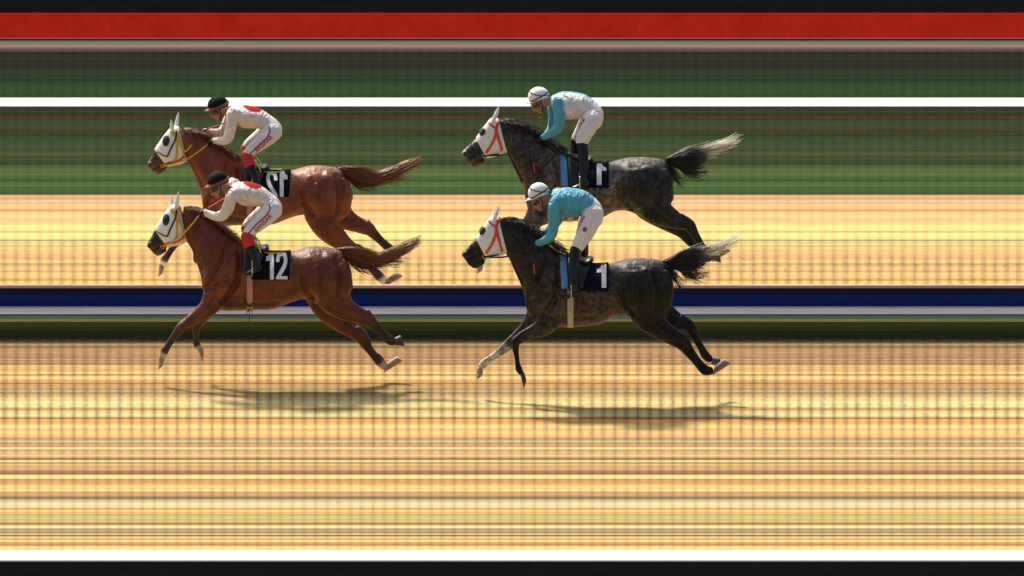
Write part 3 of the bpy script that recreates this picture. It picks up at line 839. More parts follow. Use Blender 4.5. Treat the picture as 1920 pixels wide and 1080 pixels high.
def build_horse(S, which):
    fr, pal = S['fr'], S['pal']
    acc = Acc(); smp = []
    tr = fr.secs(S['trunk']); hd = fr.secs(S['head'])
    acc.add(*loft_sec(tr, n=32, sub=3)); acc.add(*loft_sec(hd, n=24, sub=3, p=2.25))
    acc.add(*loft(fr.limb(S['chin']), n=14))
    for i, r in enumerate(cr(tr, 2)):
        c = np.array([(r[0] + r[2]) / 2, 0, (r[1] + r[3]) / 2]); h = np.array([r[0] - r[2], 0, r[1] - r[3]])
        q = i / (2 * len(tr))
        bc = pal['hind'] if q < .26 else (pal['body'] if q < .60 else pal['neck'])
        for k, cc in ((.42, pal['croup_highlight'] if .08 < q < .36 else bc), (0, bc), (-.45, pal['dark'] if .3 < q < .6 else bc)):  # top of the rump carries a painted highlight; belly samples are darker
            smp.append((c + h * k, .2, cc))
    for i, r in enumerate(hd):
        c = np.array([(r[0] + r[2]) / 2, 0, (r[1] + r[3]) / 2]); t = i / (len(hd) - 1)
        smp.append((c, .1, pal['body'] if t < .45 else (pal['muzzle'] if t < .85 else pal['nose'])))
        smp.append((np.array([r[0], 0, r[1]]), .05, pal['body'] if t < .45 else pal['bridge']))
    e = fr.p(*S['nostril'])
    for ch in S['muscle']:
        for sd in (-1, 1):
            rows = []
            for i, r in enumerate(ch):   # measured on the near side; the far side is its mirror image
                k = .6 if i in (0, len(ch) - 1) else 1.0
                p = fr.p(r[0], r[1], -r[4]); rows.append((p[0], sd * (r[4] - (.014 if k == 1 else .034)), p[2], r[2] / PPM * (.8 if k < 1 else 1), r[3] * k))
            acc.add(*loft(rows, n=14))
    for nm, rows in S['legs'].items():
        L = fr.limb(rows); acc.add(*loft(L, n=18, sub=3))
        a0, a1 = S['legcol'][nm]
        n = len(L)
        Lr = cr(L, 2); m = len(Lr)
        for i, r in enumerate(Lr):
            t = i / (m - 1)
            b0 = pal['hind'] if 'hind' in nm else pal['body']
            c = b0 if t < a0 else mixc(b0, pal['leg'], min(1, (t - a0) / .25))
            if t >= a1: c = pal['sock']
            elif t > a1 - .16 and which == 'g': c = mixc(c, pal['sock'], .45)
            smp.append((np.array(r[:3]), max(r[3], .03), c))
    v, f = remesh(acc, .0095, 3, .5)
    v = sculpt(v, f, fr, grooves(which))
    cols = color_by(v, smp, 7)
    # nostril hollow: its darkness is painted into the vertex colour
    for sd in (-1, 1):
        pn = fr.p(S['nostril'][0], S['nostril'][1], 0); pn[1] = sd * .047
        d = np.linalg.norm((v - pn) * np.array([1, .6, 1.0]), axis=1)
        k = np.clip(1.4 - d / .017, 0, 1)[:, None]; cols = cols * (1 - k) + np.array([[.012, .008, .007]]) * k
        v -= np.where(k > .3, (v - pn) * 0 + np.array([[0, sd * .012, 0]]) * k, 0)
    tree = bvh(v, f)
    P = [Part('body', v, f, 'coat', cols)]
    for hv, hc in zip(S['hooves'], S['hoofcol']):
        w = .03 if hv[4] else .03
        hvv, hff = hoof(fr, hv[0], hv[1], hv[2], hv[3], hv[4], .037, .048)
        P.append(Part('hoof', hvv, hff, plain('hoof_%d' % int(hc[0] * 1000), hc, .45, .45, 30, .5, .006, stretchv=(1, 1, 3)), None))
    # mane and tail hair
    v1, f1, c1 = hair(fr, S['tail'], 650, S['tailcol'], .0027, 21 if which == 'c' else 33, .02, droop=.5, wild=.07, tmin=.30)
    for pth, cnt, cf, sd in S['wisps']:
        va, fa, ca = hair(fr, pth, cnt * 2, cf, .0021, sd, .02, droop=.4, wild=.16, tmin=.35)
        b0 = len(v1); v1 = np.vstack([v1, va]); f1 = list(f1) + [tuple(b0 + i for i in q) for q in fa]; c1 = np.vstack([c1, ca])
    P.append(Part('tail', v1, f1, 'hair', c1))
    rng = np.random.default_rng(5); A = Acc(); C = []
    mp = cr(S['mane'], 10)
    for i in range(800):
        r = mp[rng.integers(0, len(mp))]
        y0 = rng.normal(0, .012); L = rng.uniform(8, 22) if which == 'c' else rng.uniform(14, 34)
        side = rng.choice([-1, 1], p=[.55, .45])
        a = fr.p(r[0] + rng.uniform(-3, 3), r[1] + 2, y0)
        dx = rng.uniform(.45, 1.1); up = rng.uniform(-.25, .25)
        b = a + np.array([dx * .5, side * .03, up * .5]) * L / PPM
        c = a + np.array([dx * 1.1, side * rng.uniform(.05, .11) / (L / PPM), -rng.uniform(.1, .7)]) * L / PPM
        v2, f2 = loft([(*a, .003, .003), (*b, .0028, .0028), (*c, .0008, .0008)], n=3, sub=3, round_ends=(False, False))
        A.add(v2, f2); g = rng.uniform(.6, 1.7); C += [np.array(S['manecol'](0)) * g] * len(v2)
    P.append(Part('mane', *A.arr(), 'hair', np.array(C)))
    return P, tree, v, f

def hood_part(S, i0, i1, grow):
    """hood over the face: follows the head between two places"""
    fr = S['fr']; hd = cr(fr.secs(S['head']), 3); rings = []
    sel = hd[int(i0 * 3):int(i1 * 3) + 1]
    for r in sel:
        top = np.array([r[0], 0, r[1]]); bot = np.array([r[2], 0, r[3]]); c = (top + bot) / 2; u = (top - bot); L = np.linalg.norm(u); u /= L
        rings.append(ring(c, u, np.array([0, 1.0, 0]), L / 2 + grow, r[5] + grow + .002, 28, 2.25))
    v, f = rings_to_mesh(rings, cap=False)
    return fix_normals(v, f)

def ear_mesh(fr, base, tip, y):
    b = fr.p(*base, y); t = fr.p(*tip, y * 1.15); d = t - b
    rows = [(*(b - d * .25), .018, .018), (*(b + d * .15), .021, .02), (*(b + d * .5), .019, .016), (*(b + d * .8), .011, .009), (*t, .003, .003)]
    return fix_normals(*loft(rows, n=12, sub=3))

def hood_fit(S, tree, i0t, i0b, i1t, i1b, lift):
    fr = S['fr']; hd = cr(fr.secs(S['head']), 8); T = np.linspace(0, len(S['head']) - 1, len(hd))
    rings = []
    for t in np.linspace(0, 1, 14):
        a, b = i0t + (i1t - i0t) * t, i0b + (i1b - i0b) * t
        top = np.array([np.interp(a, T, hd[:, 0]), 0, np.interp(a, T, hd[:, 1])]); bot = np.array([np.interp(b, T, hd[:, 2]), 0, np.interp(b, T, hd[:, 3])])
        rw = np.interp((a + b) / 2, T, hd[:, 5]); c = (top + bot) / 2; u = top - bot; L = np.linalg.norm(u); u /= L
        rr = []
        for q in ring(c, u, np.array([0, 1.0, 0]), L / 2, rw, 36, 2.25):
            d = q - c; d /= np.linalg.norm(d)
            l, n, _, _ = tree.ray_cast(Vector(c + d * .35), Vector(-d))
            if l is None or (np.array(l) - c) @ d > np.linalg.norm(q - c) + .05: l = q
            rr.append(np.array(l) + d * lift)
        rings.append(rr)
    R = np.array(rings)
    for _ in range(2): R = (np.roll(R, 1, 1) + 2 * R + np.roll(R, -1, 1)) / 4
    inner = R.copy()
    cen = R.mean(1, keepdims=True); inner = cen + (R - cen) * .97
    v, f = rings_to_mesh(list(R), cap=False); v2, f2 = rings_to_mesh(list(inner), cap=False)
    n = len(v); f = f + [tuple(n + i for i in q[::-1]) for q in f2]; v = list(v) + list(v2)
    m = 36; last = 13 * 36
    for k in range(m):
        k2 = (k + 1) % m
        f.append((k, n + k, n + k2, k2)); f.append((last + k, last + k2, n + last + k2, n + last + k))
    return fix_normals(v, f)

def disc(tree, fr, cx, cy, rx, ry, rot, lift, dome=.0):
    """small dished disc laid on a surface round a photograph pixel, on both sides"""
    c, s = math.cos(rot), math.sin(rot); v = []; f = []
    nr, ns = 4, 18
    idx = {}
    for i in range(nr + 1):
        for k in range(ns if i else 1):
            a = 2 * math.pi * k / ns; r = i / nr
            dx, dy = rx * r * math.cos(a), ry * r * math.sin(a)
            l, n = hit_view(tree, fr, cx + dx * c - dy * s, cy + dx * s + dy * c)
            if l is None: return [], []
            nn = n if n.y < 0 else -n
            idx[(i, k)] = len(v); v.append(np.array(l + nn * (lift + dome * (1 - r * r))))
    for k in range(ns):
        f.append((idx[(0, 0)], idx[(1, k)], idx[(1, (k + 1) % ns)]))
        for i in range(1, nr):
            f.append((idx[(i, k)], idx[(i + 1, k)], idx[(i + 1, (k + 1) % ns)], idx[(i, (k + 1) % ns)]))
    b = len(v); v = v + [np.array((q[0], -q[1], q[2])) for q in v]; f = f + [tuple(b + i for i in q[::-1]) for q in f]
    return v, f

def ring_tube(c, u, w, ru, rw, r, n=18, m=6):
    c = np.array(c); rings = []
    for k in range(n):
        a = 2 * math.pi * k / n
        d = np.array(u) * math.cos(a) * ru + np.array(w) * math.sin(a) * rw
        dn = d / np.linalg.norm(d); ax = np.cross(u, w)
        rings.append([c + d + r * (dn * math.cos(b) + ax * math.sin(b)) for b in np.linspace(0, 2 * math.pi, m, endpoint=False)])
    rings.append(rings[0])
    return rings_to_mesh(rings, cap=False)

m_black = plain('black_leather', (.012, .012, .013), .42, .3, 60, .3, .002)
m_cloth_black = plain('black_saddle_cloth', (.006, .007, .010), .9, .3, 120, .4, .002, spec=.08)
m_cloth_navy = plain('navy_saddle_cloth', (.006, .008, .022), .9, .3, 120, .4, .002, spec=.08)
m_num = plain('white_number', (.78, .77, .73), .6, .06, 40, .1)
m_hood_c = plain('white_hood_cloth', (.80, .78, .72), .75, .10, 70, .4, .003)
m_hood_g = plain('pale_hood_cloth', (.74, .77, .78), .75, .10, 70, .4, .003)
m_yel = plain('yellow_strap', (.62, .40, .05), .5, .2, 50)
m_lime = plain('lime_webbing', (.72, .74, .06), .6, .15, 60)
m_redst = plain('red_strap', (.72, .075, .025), .5, .2, 50)
m_brownst = plain('brown_strap', (.16, .075, .03), .5, .25, 50)
m_girth_c = plain('pink_girth_elastic', (.46, .21, .15), .75, .2, 80)
m_girth_g = plain('beige_girth_elastic', (.42, .36, .28), .75, .2, 80)
m_blue_pad = plain('light_blue_pad', (.10, .27, .52), .75, .12, 60)
m_steel = plain('steel', (.55, .54, .52), .3, .2, 40, .1, metal=1.0)
m_eye = plain('dark_eye', (.006, .005, .004), .12, .1, 20, 0)
m_cream = plain('cream_cup', (.76, .70, .55), .6, .1, 50)
m_skin = plain('skin', (.40, .19, .11), .5, .2, 30, .2, .002)
m_glove = plain('black_glove', (.013, .012, .012), .6, .3, 60)
m_hair = plain('horse_hair', (1, 1, 1), .42, .25, 80, 0, attr=True, spec=.4)
def crease_mat(name, col, attr, rough, sv, strength=1.0, dist=.085):
    m, nt, b = nodes_of(name)
    v = stretch(nt, sv)
    n1 = noise(nt, 5.5, 3, v, .5); n2 = noise(nt, 60, 4, v)
    n1.inputs['Distortion'].default_value = 1.1
    r = N(nt, 'ShaderNodeMath', operation='SUBTRACT'); r.inputs[1].default_value = .5; nt.links.new(n1.outputs[0], r.inputs[0])
    ab = N(nt, 'ShaderNodeMath', operation='ABSOLUTE'); nt.links.new(r.outputs[0], ab.inputs[0])
    fac = maprange(nt, n2.outputs[0], .93, 1.05, .3, .7)
    if attr:
        a = N(nt, 'ShaderNodeVertexColor'); a.layer_name = 'Col'; src = a.outputs[0]
    else:
        q = N(nt, 'ShaderNodeRGB'); q.outputs[0].default_value = (*col, 1); src = q.outputs[0]
    nt.links.new(mul(nt, src, fac), b.inputs['Base Color'])
    b.inputs['Roughness'].default_value = rough; b.inputs['Specular IOR Level'].default_value = .3; b.inputs['Sheen Weight'].default_value = .1
    bump(nt, b, ab.outputs[0], strength, dist)
    return m
m_silk = crease_mat('racing_silk', None, True, .5, (1.6, 1.2, 1.0))
m_breech = crease_mat('white_breeches', (.80, .75, .71), False, .6, (1.5, 1.5, 1.3), .9, .06)
m_boot = plain('black_boot', (.007, .0065, .0065), .25, .3, 30, .2, .003, spec=.35)
m_patch = plain('red_silk_patch', (.40, .012, .008), .7, .12, 30, .3, .004, spec=.1)
m_cuff = plain('red_boot_top', (.55, .022, .015), .4, .15, 30)
m_helm_b = plain('black_helmet_cover', (.006, .007, .008), .8, .25, 60, spec=.15)
m_helm_w = plain('white_helmet_cover', (.80, .79, .77), .55, .08, 40)
m_dband = plain('dusky_red_band', (.20, .055, .045), .6, .2, 40)
m_navy = plain('navy_band', (.02, .025, .07), .6, .2, 40)
m_print = plain('red_print', (.50, .03, .03), .6, .15, 40, .0)
m_print_d = plain('dark_red_print', (.28, .015, .03), .6, .15, 40, .0)
m_lens = plain('goggle_lens', (.05, .05, .045), .1, .2, 10, 0)

def build_tack(S, which, tree, rider_hands, body):
    fr = S['fr']; P = []
    g = which == 'g'
    if not g:
        cloth = shell(tree, fr, (470, 545), (472, 542), math.radians(84), 520, .016, .006, nx=10, wav=.004)
        girth = shell(tree, fr, (463, 475), (463, 474), math.pi, 520, .004, .006, na=60, nx=4)
        saddle = shell(tree, fr, (456, 498), (451, 484), math.radians(66), 520, .030, .010, nx=8)
        pad = None
    else:
        cloth = shell(tree, fr, (1062, 1141), (1066, 1142), math.radians(72), 552, .018, .006, nx=10, wav=.004)
        girth = shell(tree, fr, (1064, 1076), (1064, 1075), math.pi, 552, .004, .006, na=60, nx=4)
        saddle = shell(tree, fr, (1064, 1108), (1068, 1092), math.radians(68), 552, .030, .010, nx=8)
        pad = shell(tree, fr, (1049, 1075), (1053, 1075), math.radians(67), 552, .010, .006, nx=6)
    ct = bvh(*cloth)
    P.append(Part('saddle_cloth', *cloth, m_cloth_navy if g else m_cloth_black))
    for sd in (-1, 1):
        if not g:
            fn = (lambda u, w: (fr.x(499 + 40 * u), fr.z(525 - 48 * w, -.27))) if sd < 0 else (lambda u, w: (fr.x(539 - 40 * u), fr.z(525 - 48 * w, -.27)))
            ds = (('1', 0, .36), ('2', .46, 1))
        else:
            fn = (lambda u, w: (fr.x(1119 + 18 * u), fr.z(539 - 36 * w, -.28))) if sd < 0 else (lambda u, w: (fr.x(1137 - 18 * u), fr.z(539 - 36 * w, -.28)))
            ds = (('1', 0, 1),)
        for ch, u0, u1 in ds:
            uv, ff = digit_mesh(ch, u0, u1)
            dv, df = lay_decal(ct, uv, ff, fn, sd, .006)
            P.append(Part('digit', dv, df, m_num, None, False, parent='saddle_cloth', label='white digit %s on the dark saddle cloth' % ch))
    P.append(Part('girth', *girth, m_girth_g if g else m_girth_c))
    P.append(Part('saddle', *saddle, m_black))
    if pad: P.append(Part('saddle_pad', *pad, m_blue_pad))
    # saddle seat
    A = Acc()
    if g: rows = [(1066, 479, 6, .07, 0), (1080, 484, 5, .10, 0), (1098, 489, 5, .13, 0), (1108, 486, 6, .12, 0)]
    else: rows = [(460, 452, 6, .07, 0), (474, 460, 5, .10, 0), (490, 465, 5, .13, 0), (500, 464, 6, .12, 0)]
    A.add(*loft(fr.limb(rows), n=14)); P.append(Part('saddle_seat', *fix_normals(*A.arr()), m_black, parent='saddle'))
    if not g:
        A = Acc()
        for sd in (-1, 1):
            A.add(*tube([(*fr.p(478, 452)[:1], sd * .10, fr.z(450, -.10)), (fr.x(484), sd * .17, fr.z(462, -.17)), (fr.x(489), sd * .20, fr.z(474, -.2))], .008))
            pts = []
            for xx in (491, 500, 510, 520, 529):
                l, n_, _, _ = ct.ray_cast(Vector((fr.x(xx), sd * .075, 3.0)), Vector((0, 0, -1)))
                if l is not None: pts.append(np.array(l) + np.array([0, 0, .004]))
            if len(pts) > 2: A.add(*tube(pts, .007))
        P.append(Part('webbing', *fix_normals(*A.arr()), m_lime, parent='saddle_cloth'))
    # buckle with loose straps under the girth
    if not g:
        A = strap(tree, fr, [(461, 566), (467, 572), (475, 567)], 3.2, .016, both=False)
        for (x1, y1) in ((460, 592), (467, 607), (474, 592), (465, 586)):
            A.add(*tube([fr.p(467, 574, -.12), fr.p((467 + x1) / 2 + 1, (574 + y1) / 2, -.12), fr.p(x1, y1, -.12)], .0035))
        P.append(Part('girth_buckle', *fix_normals(*A.arr()), m_black, parent='girth'))
    # hood, ears
    if not g: hv, hf = hood_fit(S, tree, .1, .35, 5.9, 4.5, .013)
    else: hv, hf = hood_fit(S, tree, .1, .2, 5.0, 4.3, .013)
    mh = m_hood_g if g else m_hood_c
    P.append(Part('hood', hv, hf, mh))
    for e in S['ears']:
        P.append(Part('ear', *ear_mesh(fr, *e), mh, parent='hood'))
    ht = bvh(hv, hf)
    nb = len(hv); tree0 = tree
    tree = bvh(np.vstack([hv, body[0]]), list(hf) + [tuple(nb + i for i in q) for q in body[1]])
    # head tree: hood plus body, for straps
    if not g:
        P.append(Part('eye_cup', *disc(ht, fr, 311.7, 412, 6.3, 11.0, .1, .007, .010), m_black, parent='hood'))
    else:
        P.append(Part('eye_cup', *disc(ht, fr, 910, 435, 9.0, 11.5, .25, .007, .003), m_cream, parent='hood'))
        P.append(Part('eye', *disc(ht, fr, 905.8, 433.8, 5.0, 7.8, .5, .013, .003), m_eye, parent='hood'))
    def both(pix, w, mat, name='strap', t=.005, tr=None, par='bridle'):
        A = strap(ht if tr is None else tr, fr, pix, w, t, lift=.002)
        if A.v: P.append(Part(name, *fix_normals(*A.arr()), mat, parent=par))
    # the bridle itself: cheek pieces and bit
    if not g:
        A = strap(ht, fr, [(331, 391), (329, 408), (321, 426), (314, 443)], 1.5, .007, lift=.002)
        A2 = strap(ht, fr, [(314, 444), (304, 440), (294, 433.5)], .9, .005, lift=.002); A.add(*A2.arr()) if A2.v else None
        P.append(Part('bridle', *fix_normals(*A.arr()), m_black))
        both([(321, 391), (326, 399), (333, 404)], 3.4, m_yel)
        both([(333, 399), (336.5, 391), (339.5, 384)], 3.4, m_yel)
        both([(334, 410), (340, 424), (347, 432), (353, 428), (359, 420)], 1.9, m_yel, tr=tree)
        both([(331, 404), (331.5, 424), (331, 443), (327, 454)], 2.0, m_yel)
        both([(336, 402), (342, 428), (346, 447)], 1.8, m_yel, tr=tree)
        both([(302, 462), (316, 456), (330, 454), (341, 447), (347, 437)], 2.2, m_redst, tr=tree)
        both([(392, 418), (385, 434), (377, 452), (367, 471)], .8, m_dband, name='breastplate', tr=tree, par=None)
        bit = (305, 462)
    else:
        A = strap(ht, fr, [(936, 408), (931, 424), (929, 440), (922, 458), (911.5, 475)], 2.5, .007, lift=.002)
        P.append(Part('bridle', *fix_normals(*A.arr()), m_redst))
        both([(917, 414), (922, 420), (928, 425), (931, 427)], 2.1, m_redst)
        both([(930, 428), (934, 444), (938, 458), (940.5, 471)], 2.6, m_redst)
        both([(912, 481), (924, 479), (936, 477)], 1.5, m_black, tr=tree)
        both([(1000.5, 472), (1000.8, 482), (1001.2, 494)], .8, m_black, name='breastplate', tr=tree, par=None)
        both([(1001.2, 495), (1001.8, 504), (1002.8, 514)], .9, m_redst, name='breastplate', tr=tree, par=None)
        both([(1040, 480), (1020, 503), (1000, 522), (980, 535)], 1.2, m_black, name='breast_strap', tr=tree, par=None)
        bit = (909, 481)
    A = Acc()
    l, n = hit_view(tree, fr, *bit)
    by = (l.y if l else -.06) - .008
    bp = fr.p(bit[0], bit[1], by)
    for sd in (-1, 1):
        A.add(*ring_tube((bp[0], sd * by, bp[2]), (1, 0, 0), (0, 0, 1), .022, .022, .0035))
    P.append(Part('bit_ring', *A.arr(), m_steel, parent='bridle'))
    # reins to both hands
    A = Acc()
    for sd, hnd in zip((-1, 1), rider_hands):
        b = np.array([bp[0], sd * abs(by), bp[2]])
        q1, q2, q3 = [b * (1 - t) + hnd * t + np.array([0, 0, -.045 * math.sin(math.pi * t)]) for t in (.28, .55, .8)]
        q1[1], q2[1], q3[1] = sd * .118, sd * .142, sd * .132
        A.add(*tube([b, q1, q2, q3, hnd], .0085))
        A.add(*tube([hnd, hnd + np.array([.03, -sd * .01, -.05]), hnd + np.array([.07, -sd * .05, -.05])], .005))
    P.append(Part('reins', *fix_normals(*A.arr()), m_black if g else m_yel))
    return P

def build_rider(J, which):
    fr = J['fr']; g = which == 'g'
    P = []
    # ---- silks
    A = Acc(); smp = []
    ts = fr.secs(J['torso'])
    A.add(*loft_sec(ts, n=24, sub=3))
    near, far = J['near'], J['far']
    blue = (.085, .40, .52); white = (.80, .77, .74); cream = (.83, .71, .62)
    def tcol(y): return (blue if y < .02 else white) if g else cream
    def sec_pts(r):
        c = np.array([(r[0] + r[2]) / 2, 0, (r[1] + r[3]) / 2]); h = np.array([r[0] - r[2], 0, r[1] - r[3]]) / 2
        return c, h
    for r in cr(ts, 2):
        c, h = sec_pts(r)
        for a in np.linspace(0, 2 * math.pi, 12, endpoint=False):
            p = c + h * math.cos(a) + np.array([0, math.sin(a) * r[5], 0]); smp.append((p, .06, tcol(p[1])))
    for arm in (near['arm'], far['arm']):
        A.add(*loft(arm, n=16, sub=4))
        for q in cr(arm, 3): smp.append((np.array(q[:3]), .085, blue if g else cream))
    v, f = remesh(A, .009, 4, .5)
    P.append(Part('shirt', v, f, m_silk, color_by(v, smp, 14)))
    st = bvh(v, f)
    if not g:                      # red disc on the back of the silks
        uv = []; ff = []
        for i in range(5):
            for k in range(20):
                a = 2 * math.pi * k / 20; uv.append((i / 4 * math.cos(a), i / 4 * math.sin(a)))
        for i in range(4):
            for k in range(20): ff.append((i * 20 + k, (i + 1) * 20 + k, (i + 1) * 20 + (k + 1) % 20, i * 20 + (k + 1) % 20))
        vv = []
        for q in uv:
            l, n, _, _ = st.ray_cast(Vector((fr.x(473) + q[0] * .10, q[1] * .105, 3.0)), Vector((0, 0, -1)))
            vv.append(np.array(l) + np.array([0, 0, .004]) if l else np.array([fr.x(473), 0, 1.8]))
        P.append(Part('shirt_patch', vv, ff, m_patch, parent='shirt'))
    # ---- breeches
    A = Acc()
    A.add(*loft_sec(fr.secs(J['pelvis']), n=22, sub=3))
    for L in (near, far): A.add(*loft(L['thigh'], n=16, sub=4))
    bv, bf = remesh(A, .009, 4, .5)
    P.append(Part('breeches', bv, bf, m_breech))
    bt = bvh(bv, bf)
    # ---- boots
    for L in (near, far):
        A = Acc(); A.add(*loft(L['boot'], n=16, sub=4)); A.add(*loft(L['foot'], n=14, sub=3))
        v, f = remesh(A, .008, 3, .5)
        nm = 'boot'
        P.append(Part(nm, v, f, m_boot))
        if not g:
            rows = [(q[0], q[1], q[2], q[3] + .008, q[4] + .008) for q in cr(L['boot'], 6)[:11]]
            P.append(Part('boot_cuff', *fix_normals(*loft(rows, n=18, sub=1, round_ends=(True, False))), m_cuff, label='glossy red cuff at the top of the black boot'))
    # ---- body, head
    A = Acc()
    hc = fr.p(*J['head'], 0.0); al = math.radians(J['tilt'])
    fw = np.array([-math.cos(al), 0, -math.sin(al)]); up = np.array([-math.sin(al), 0, math.cos(al)]); sy = np.array([0, 1.0, 0])
    def H(a, b, c=0.0): return hc + fw * a + up * b + sy * c
    ax = [fw, sy, up]
    A.add(*ellipsoid(H(-.008, .01), (.098, .076, .098), 18, 12, ax))
    A.add(*loft([(*H(.045, .03), .055, .062), (*H(.048, -.03), .052, .058), (*H(.05, -.075), .04, .042), (*H(.056, -.105), .027, .026)], n=16))
    A.add(*loft([(*H(.082, -.005), .010, .010), (*H(.098, -.03), .012, .012), (*H(.112, -.047), .014, .017), (*H(.098, -.056), .010, .016)], n=10))   # nose
    A.add(*ellipsoid(H(.086, -.073), (.014, .024, .009), 10, 7, ax))     # lips
    A.add(*ellipsoid(H(.080, -.104), (.018, .022, .016), 10, 7, ax))     # chin
    for s in (-1, 1):
        A.add(*ellipsoid(H(.066, -.032, s * .036), (.026, .022, .02), 10, 7, ax))  # cheekbones
        A.add(*ellipsoid(H(-.005, -.02, s * .078), (.022, .012, .032), 10, 7, ax))  # ears
        A.add(*ellipsoid(H(.074, .012, s * .03), (.016, .026, .010), 10, 7, ax))   # brows
    c0 = sec_pts(ts[-1])[0]
    A.add(*loft([(*(c0 + np.array([.06, 0, -.02])), .05, .06), (*c0, .046, .05), (*H(-.03, -.045), .048, .048)], n=14))
    inn = lambda rows, k=.010: [(q[0], q[1], q[2], max(q[3] - k, .012), max(q[4] - k, .012)) for q in rows]
    A.add(*loft_sec([(*q[:5], q[5] - .012) for q in [((a[0] * .94 + a[2] * .06), (a[1] * .94 + a[3] * .06), (a[2] * .94 + a[0] * .06), (a[3] * .94 + a[1] * .06), a[4], a[5]) for a in ts]], n=20, sub=2))
    A.add(*loft_sec([(*q[:5], q[5] - .012) for q in [((a[0] * .94 + a[2] * .06), (a[1] * .94 + a[3] * .06), (a[2] * .94 + a[0] * .06), (a[3] * .94 + a[1] * .06), a[4], a[5]) for a in fr.secs(J['pelvis'])]], n=20, sub=2))
    for L in (near, far):
        A.add(*loft(inn(L['arm']) + [(*L['hand'], .016, .02)], n=12)); A.add(*loft(inn(L['thigh']), n=12)); A.add(*loft(inn(L['boot'], .013), n=12))
    v, f = remesh(A, .0075, 3, .45)
    P.insert(0, Part('body', v, f, m_skin))
    A = Acc()
    for s in (-1, 1): A.add(*ellipsoid(H(.078, -.008, s * .031), (.012, .013, .011), 10, 8, ax))
    P.append(Part('eyes', *A.arr(), m_eye, parent='body'))
    # ---- gloves: palm, four curled fingers, thumb
    for L, sd in ((near, -1), (far, 1)):
        A = Acc(); h = np.array(L['hand']); w = np.array(L['arm'][-1][:3])
        d = h - w; d /= np.linalg.norm(d) + 1e-9
        dn = np.array([d[2], 0, -d[0]]); dn /= np.linalg.norm(dn) + 1e-9
        if dn[2] > 0: dn = -dn
        A.add(*loft([(*(w + d * .005), .024, .030), (*(w * .5 + h * .5), .026, .036), (*h, .020, .040)], n=14))
        for k, ln in zip((-1.5, -.5, .5, 1.5), (.036, .043, .041, .031)):
            b = h + np.array([0, .0185 * k, 0])
            A.add(*loft([(*b, .010, .010), (*(b + d * ln * .7 + dn * .006), .0098, .0098), (*(b + d * ln * .9 + dn * .030), .0092, .0092), (*(b + d * ln * .2 + dn * .044), .0085, .0085), (*(b - d * ln * .2 + dn * .034), .007, .007)], n=8, sub=3))
        b = (w + h) / 2 + np.array([0, -sd * .034, 0])
        A.add(*loft([(*b, .012, .012), (*(b + d * .028 + dn * .008 + np.array([0, -sd * .012, 0])), .0105, .0105), (*(b + d * .052 + dn * .02), .009, .009)], n=8, sub=3))
        v, f = remesh(A, .0052, 2, .4)
        P.append(Part('glove', v, f, m_glove))
    # ---- helmet
    hr = np.array(J.get('helm', (.112, .098, .108)))
    ha = math.radians(J['rim']); hup = np.array([-math.sin(ha), 0, math.cos(ha)]); hfw = np.array([-math.cos(ha), 0, -math.sin(ha)])
    hcc = fr.p(*J['helmc'], 0.0)
    rings = []
    for ph in np.linspace(.06, math.radians(104), 13):
        rr = []
        for k in range(28):
            th = 2 * math.pi * k / 28
            rr.append(hcc + hfw * hr[0] * math.sin(ph) * math.cos(th) + sy * hr[1] * math.sin(ph) * math.sin(th) + hup * hr[2] * math.cos(ph))
        rings.append(rr)
    inner = [[hcc + (np.array(q) - hcc) * .93 for q in r] for r in rings[::-1]]
    P.append(Part('helmet', *fix_normals(*rings_to_mesh(rings + inner)), m_helm_w if g else m_helm_b))
    hm = bvh(*rings_to_mesh(rings))
    A = Acc(); pk = []
    for j, (ex, dz) in enumerate(((.0, .0), (.55, -.004), (1.0, -.012))):
        rr = []
        for th in np.linspace(-1.05, 1.05, 13):
            e = ex * .045 * math.cos(th) ** 1.5 if abs(th) < 1.05 else 0
            b = hcc + hfw * (hr[0] * .985 * math.cos(th) + e) + sy * hr[1] * .985 * math.sin(th) + hup * (-.016 + dz)
            rr.append(b)
        pk.append(rr)
    v = [q for r in pk for q in r] + [q - hup * .006 for r in pk for q in r]; n = 39; f = []
    for i in range(2):
        for k in range(12):
            a = i * 13 + k; f += [(a, a + 1, a + 14, a + 13), (n + a, n + a + 13, n + a + 14, n + a + 1)]
    for k in range(12): f.append((26 + k, 27 + k, n + 27 + k, n + 26 + k))
    P.append(Part('peak', *fix_normals(v, f), m_helm_w if g else m_dband, parent='helmet'))
    # band round the helmet, goggles, chin strap
    def around(hgt, tiltf, half, mat, nm, grow=.004, par='helmet', base=None):
        pts = []; nn = []
        for th in np.linspace(0, 2 * math.pi, 33):
            q = hfw * math.cos(th) + sy * math.sin(th)
            b = hcc + hup * (hgt + tiltf * math.cos(th))
            l, n_, _, _ = hm.ray_cast(Vector(b + q * .4), Vector(-q))
            if l is None: l = b + hfw * hr[0] * math.cos(th) + sy * hr[1] * math.sin(th)
            pts.append(np.array(l) + q * grow); nn.append(q)
        P.append(Part(nm, *fix_normals(*ribbon(pts, nn, half, .004)), mat, parent=par))
    if g:
        around(.0, -.02, .0065, m_navy, 'band'); around(.035, .055, .004, m_navy, 'strap')
    else:
        around(-.006, -.016, .014, m_dband, 'band')
    pts = []; nn = []
    for th in np.linspace(-1.5, 1.5, 17):
        q = fw * math.cos(th) + sy * math.sin(th)
        pts.append(H(.012, -.008) + fw * .088 * math.cos(th) + sy * .078 * math.sin(th)); nn.append(q)
    P.append(Part('goggles', *fix_normals(*ribbon(pts, nn, .021, .007)), m_lens))
    A = Acc()
    for s in (-1, 1):
        A.add(*tube([H(-.015, .02, s * .088), H(.0, -.04, s * .084), H(.03, -.09, s * .05), H(.05, -.122, s * .012)], .0075))
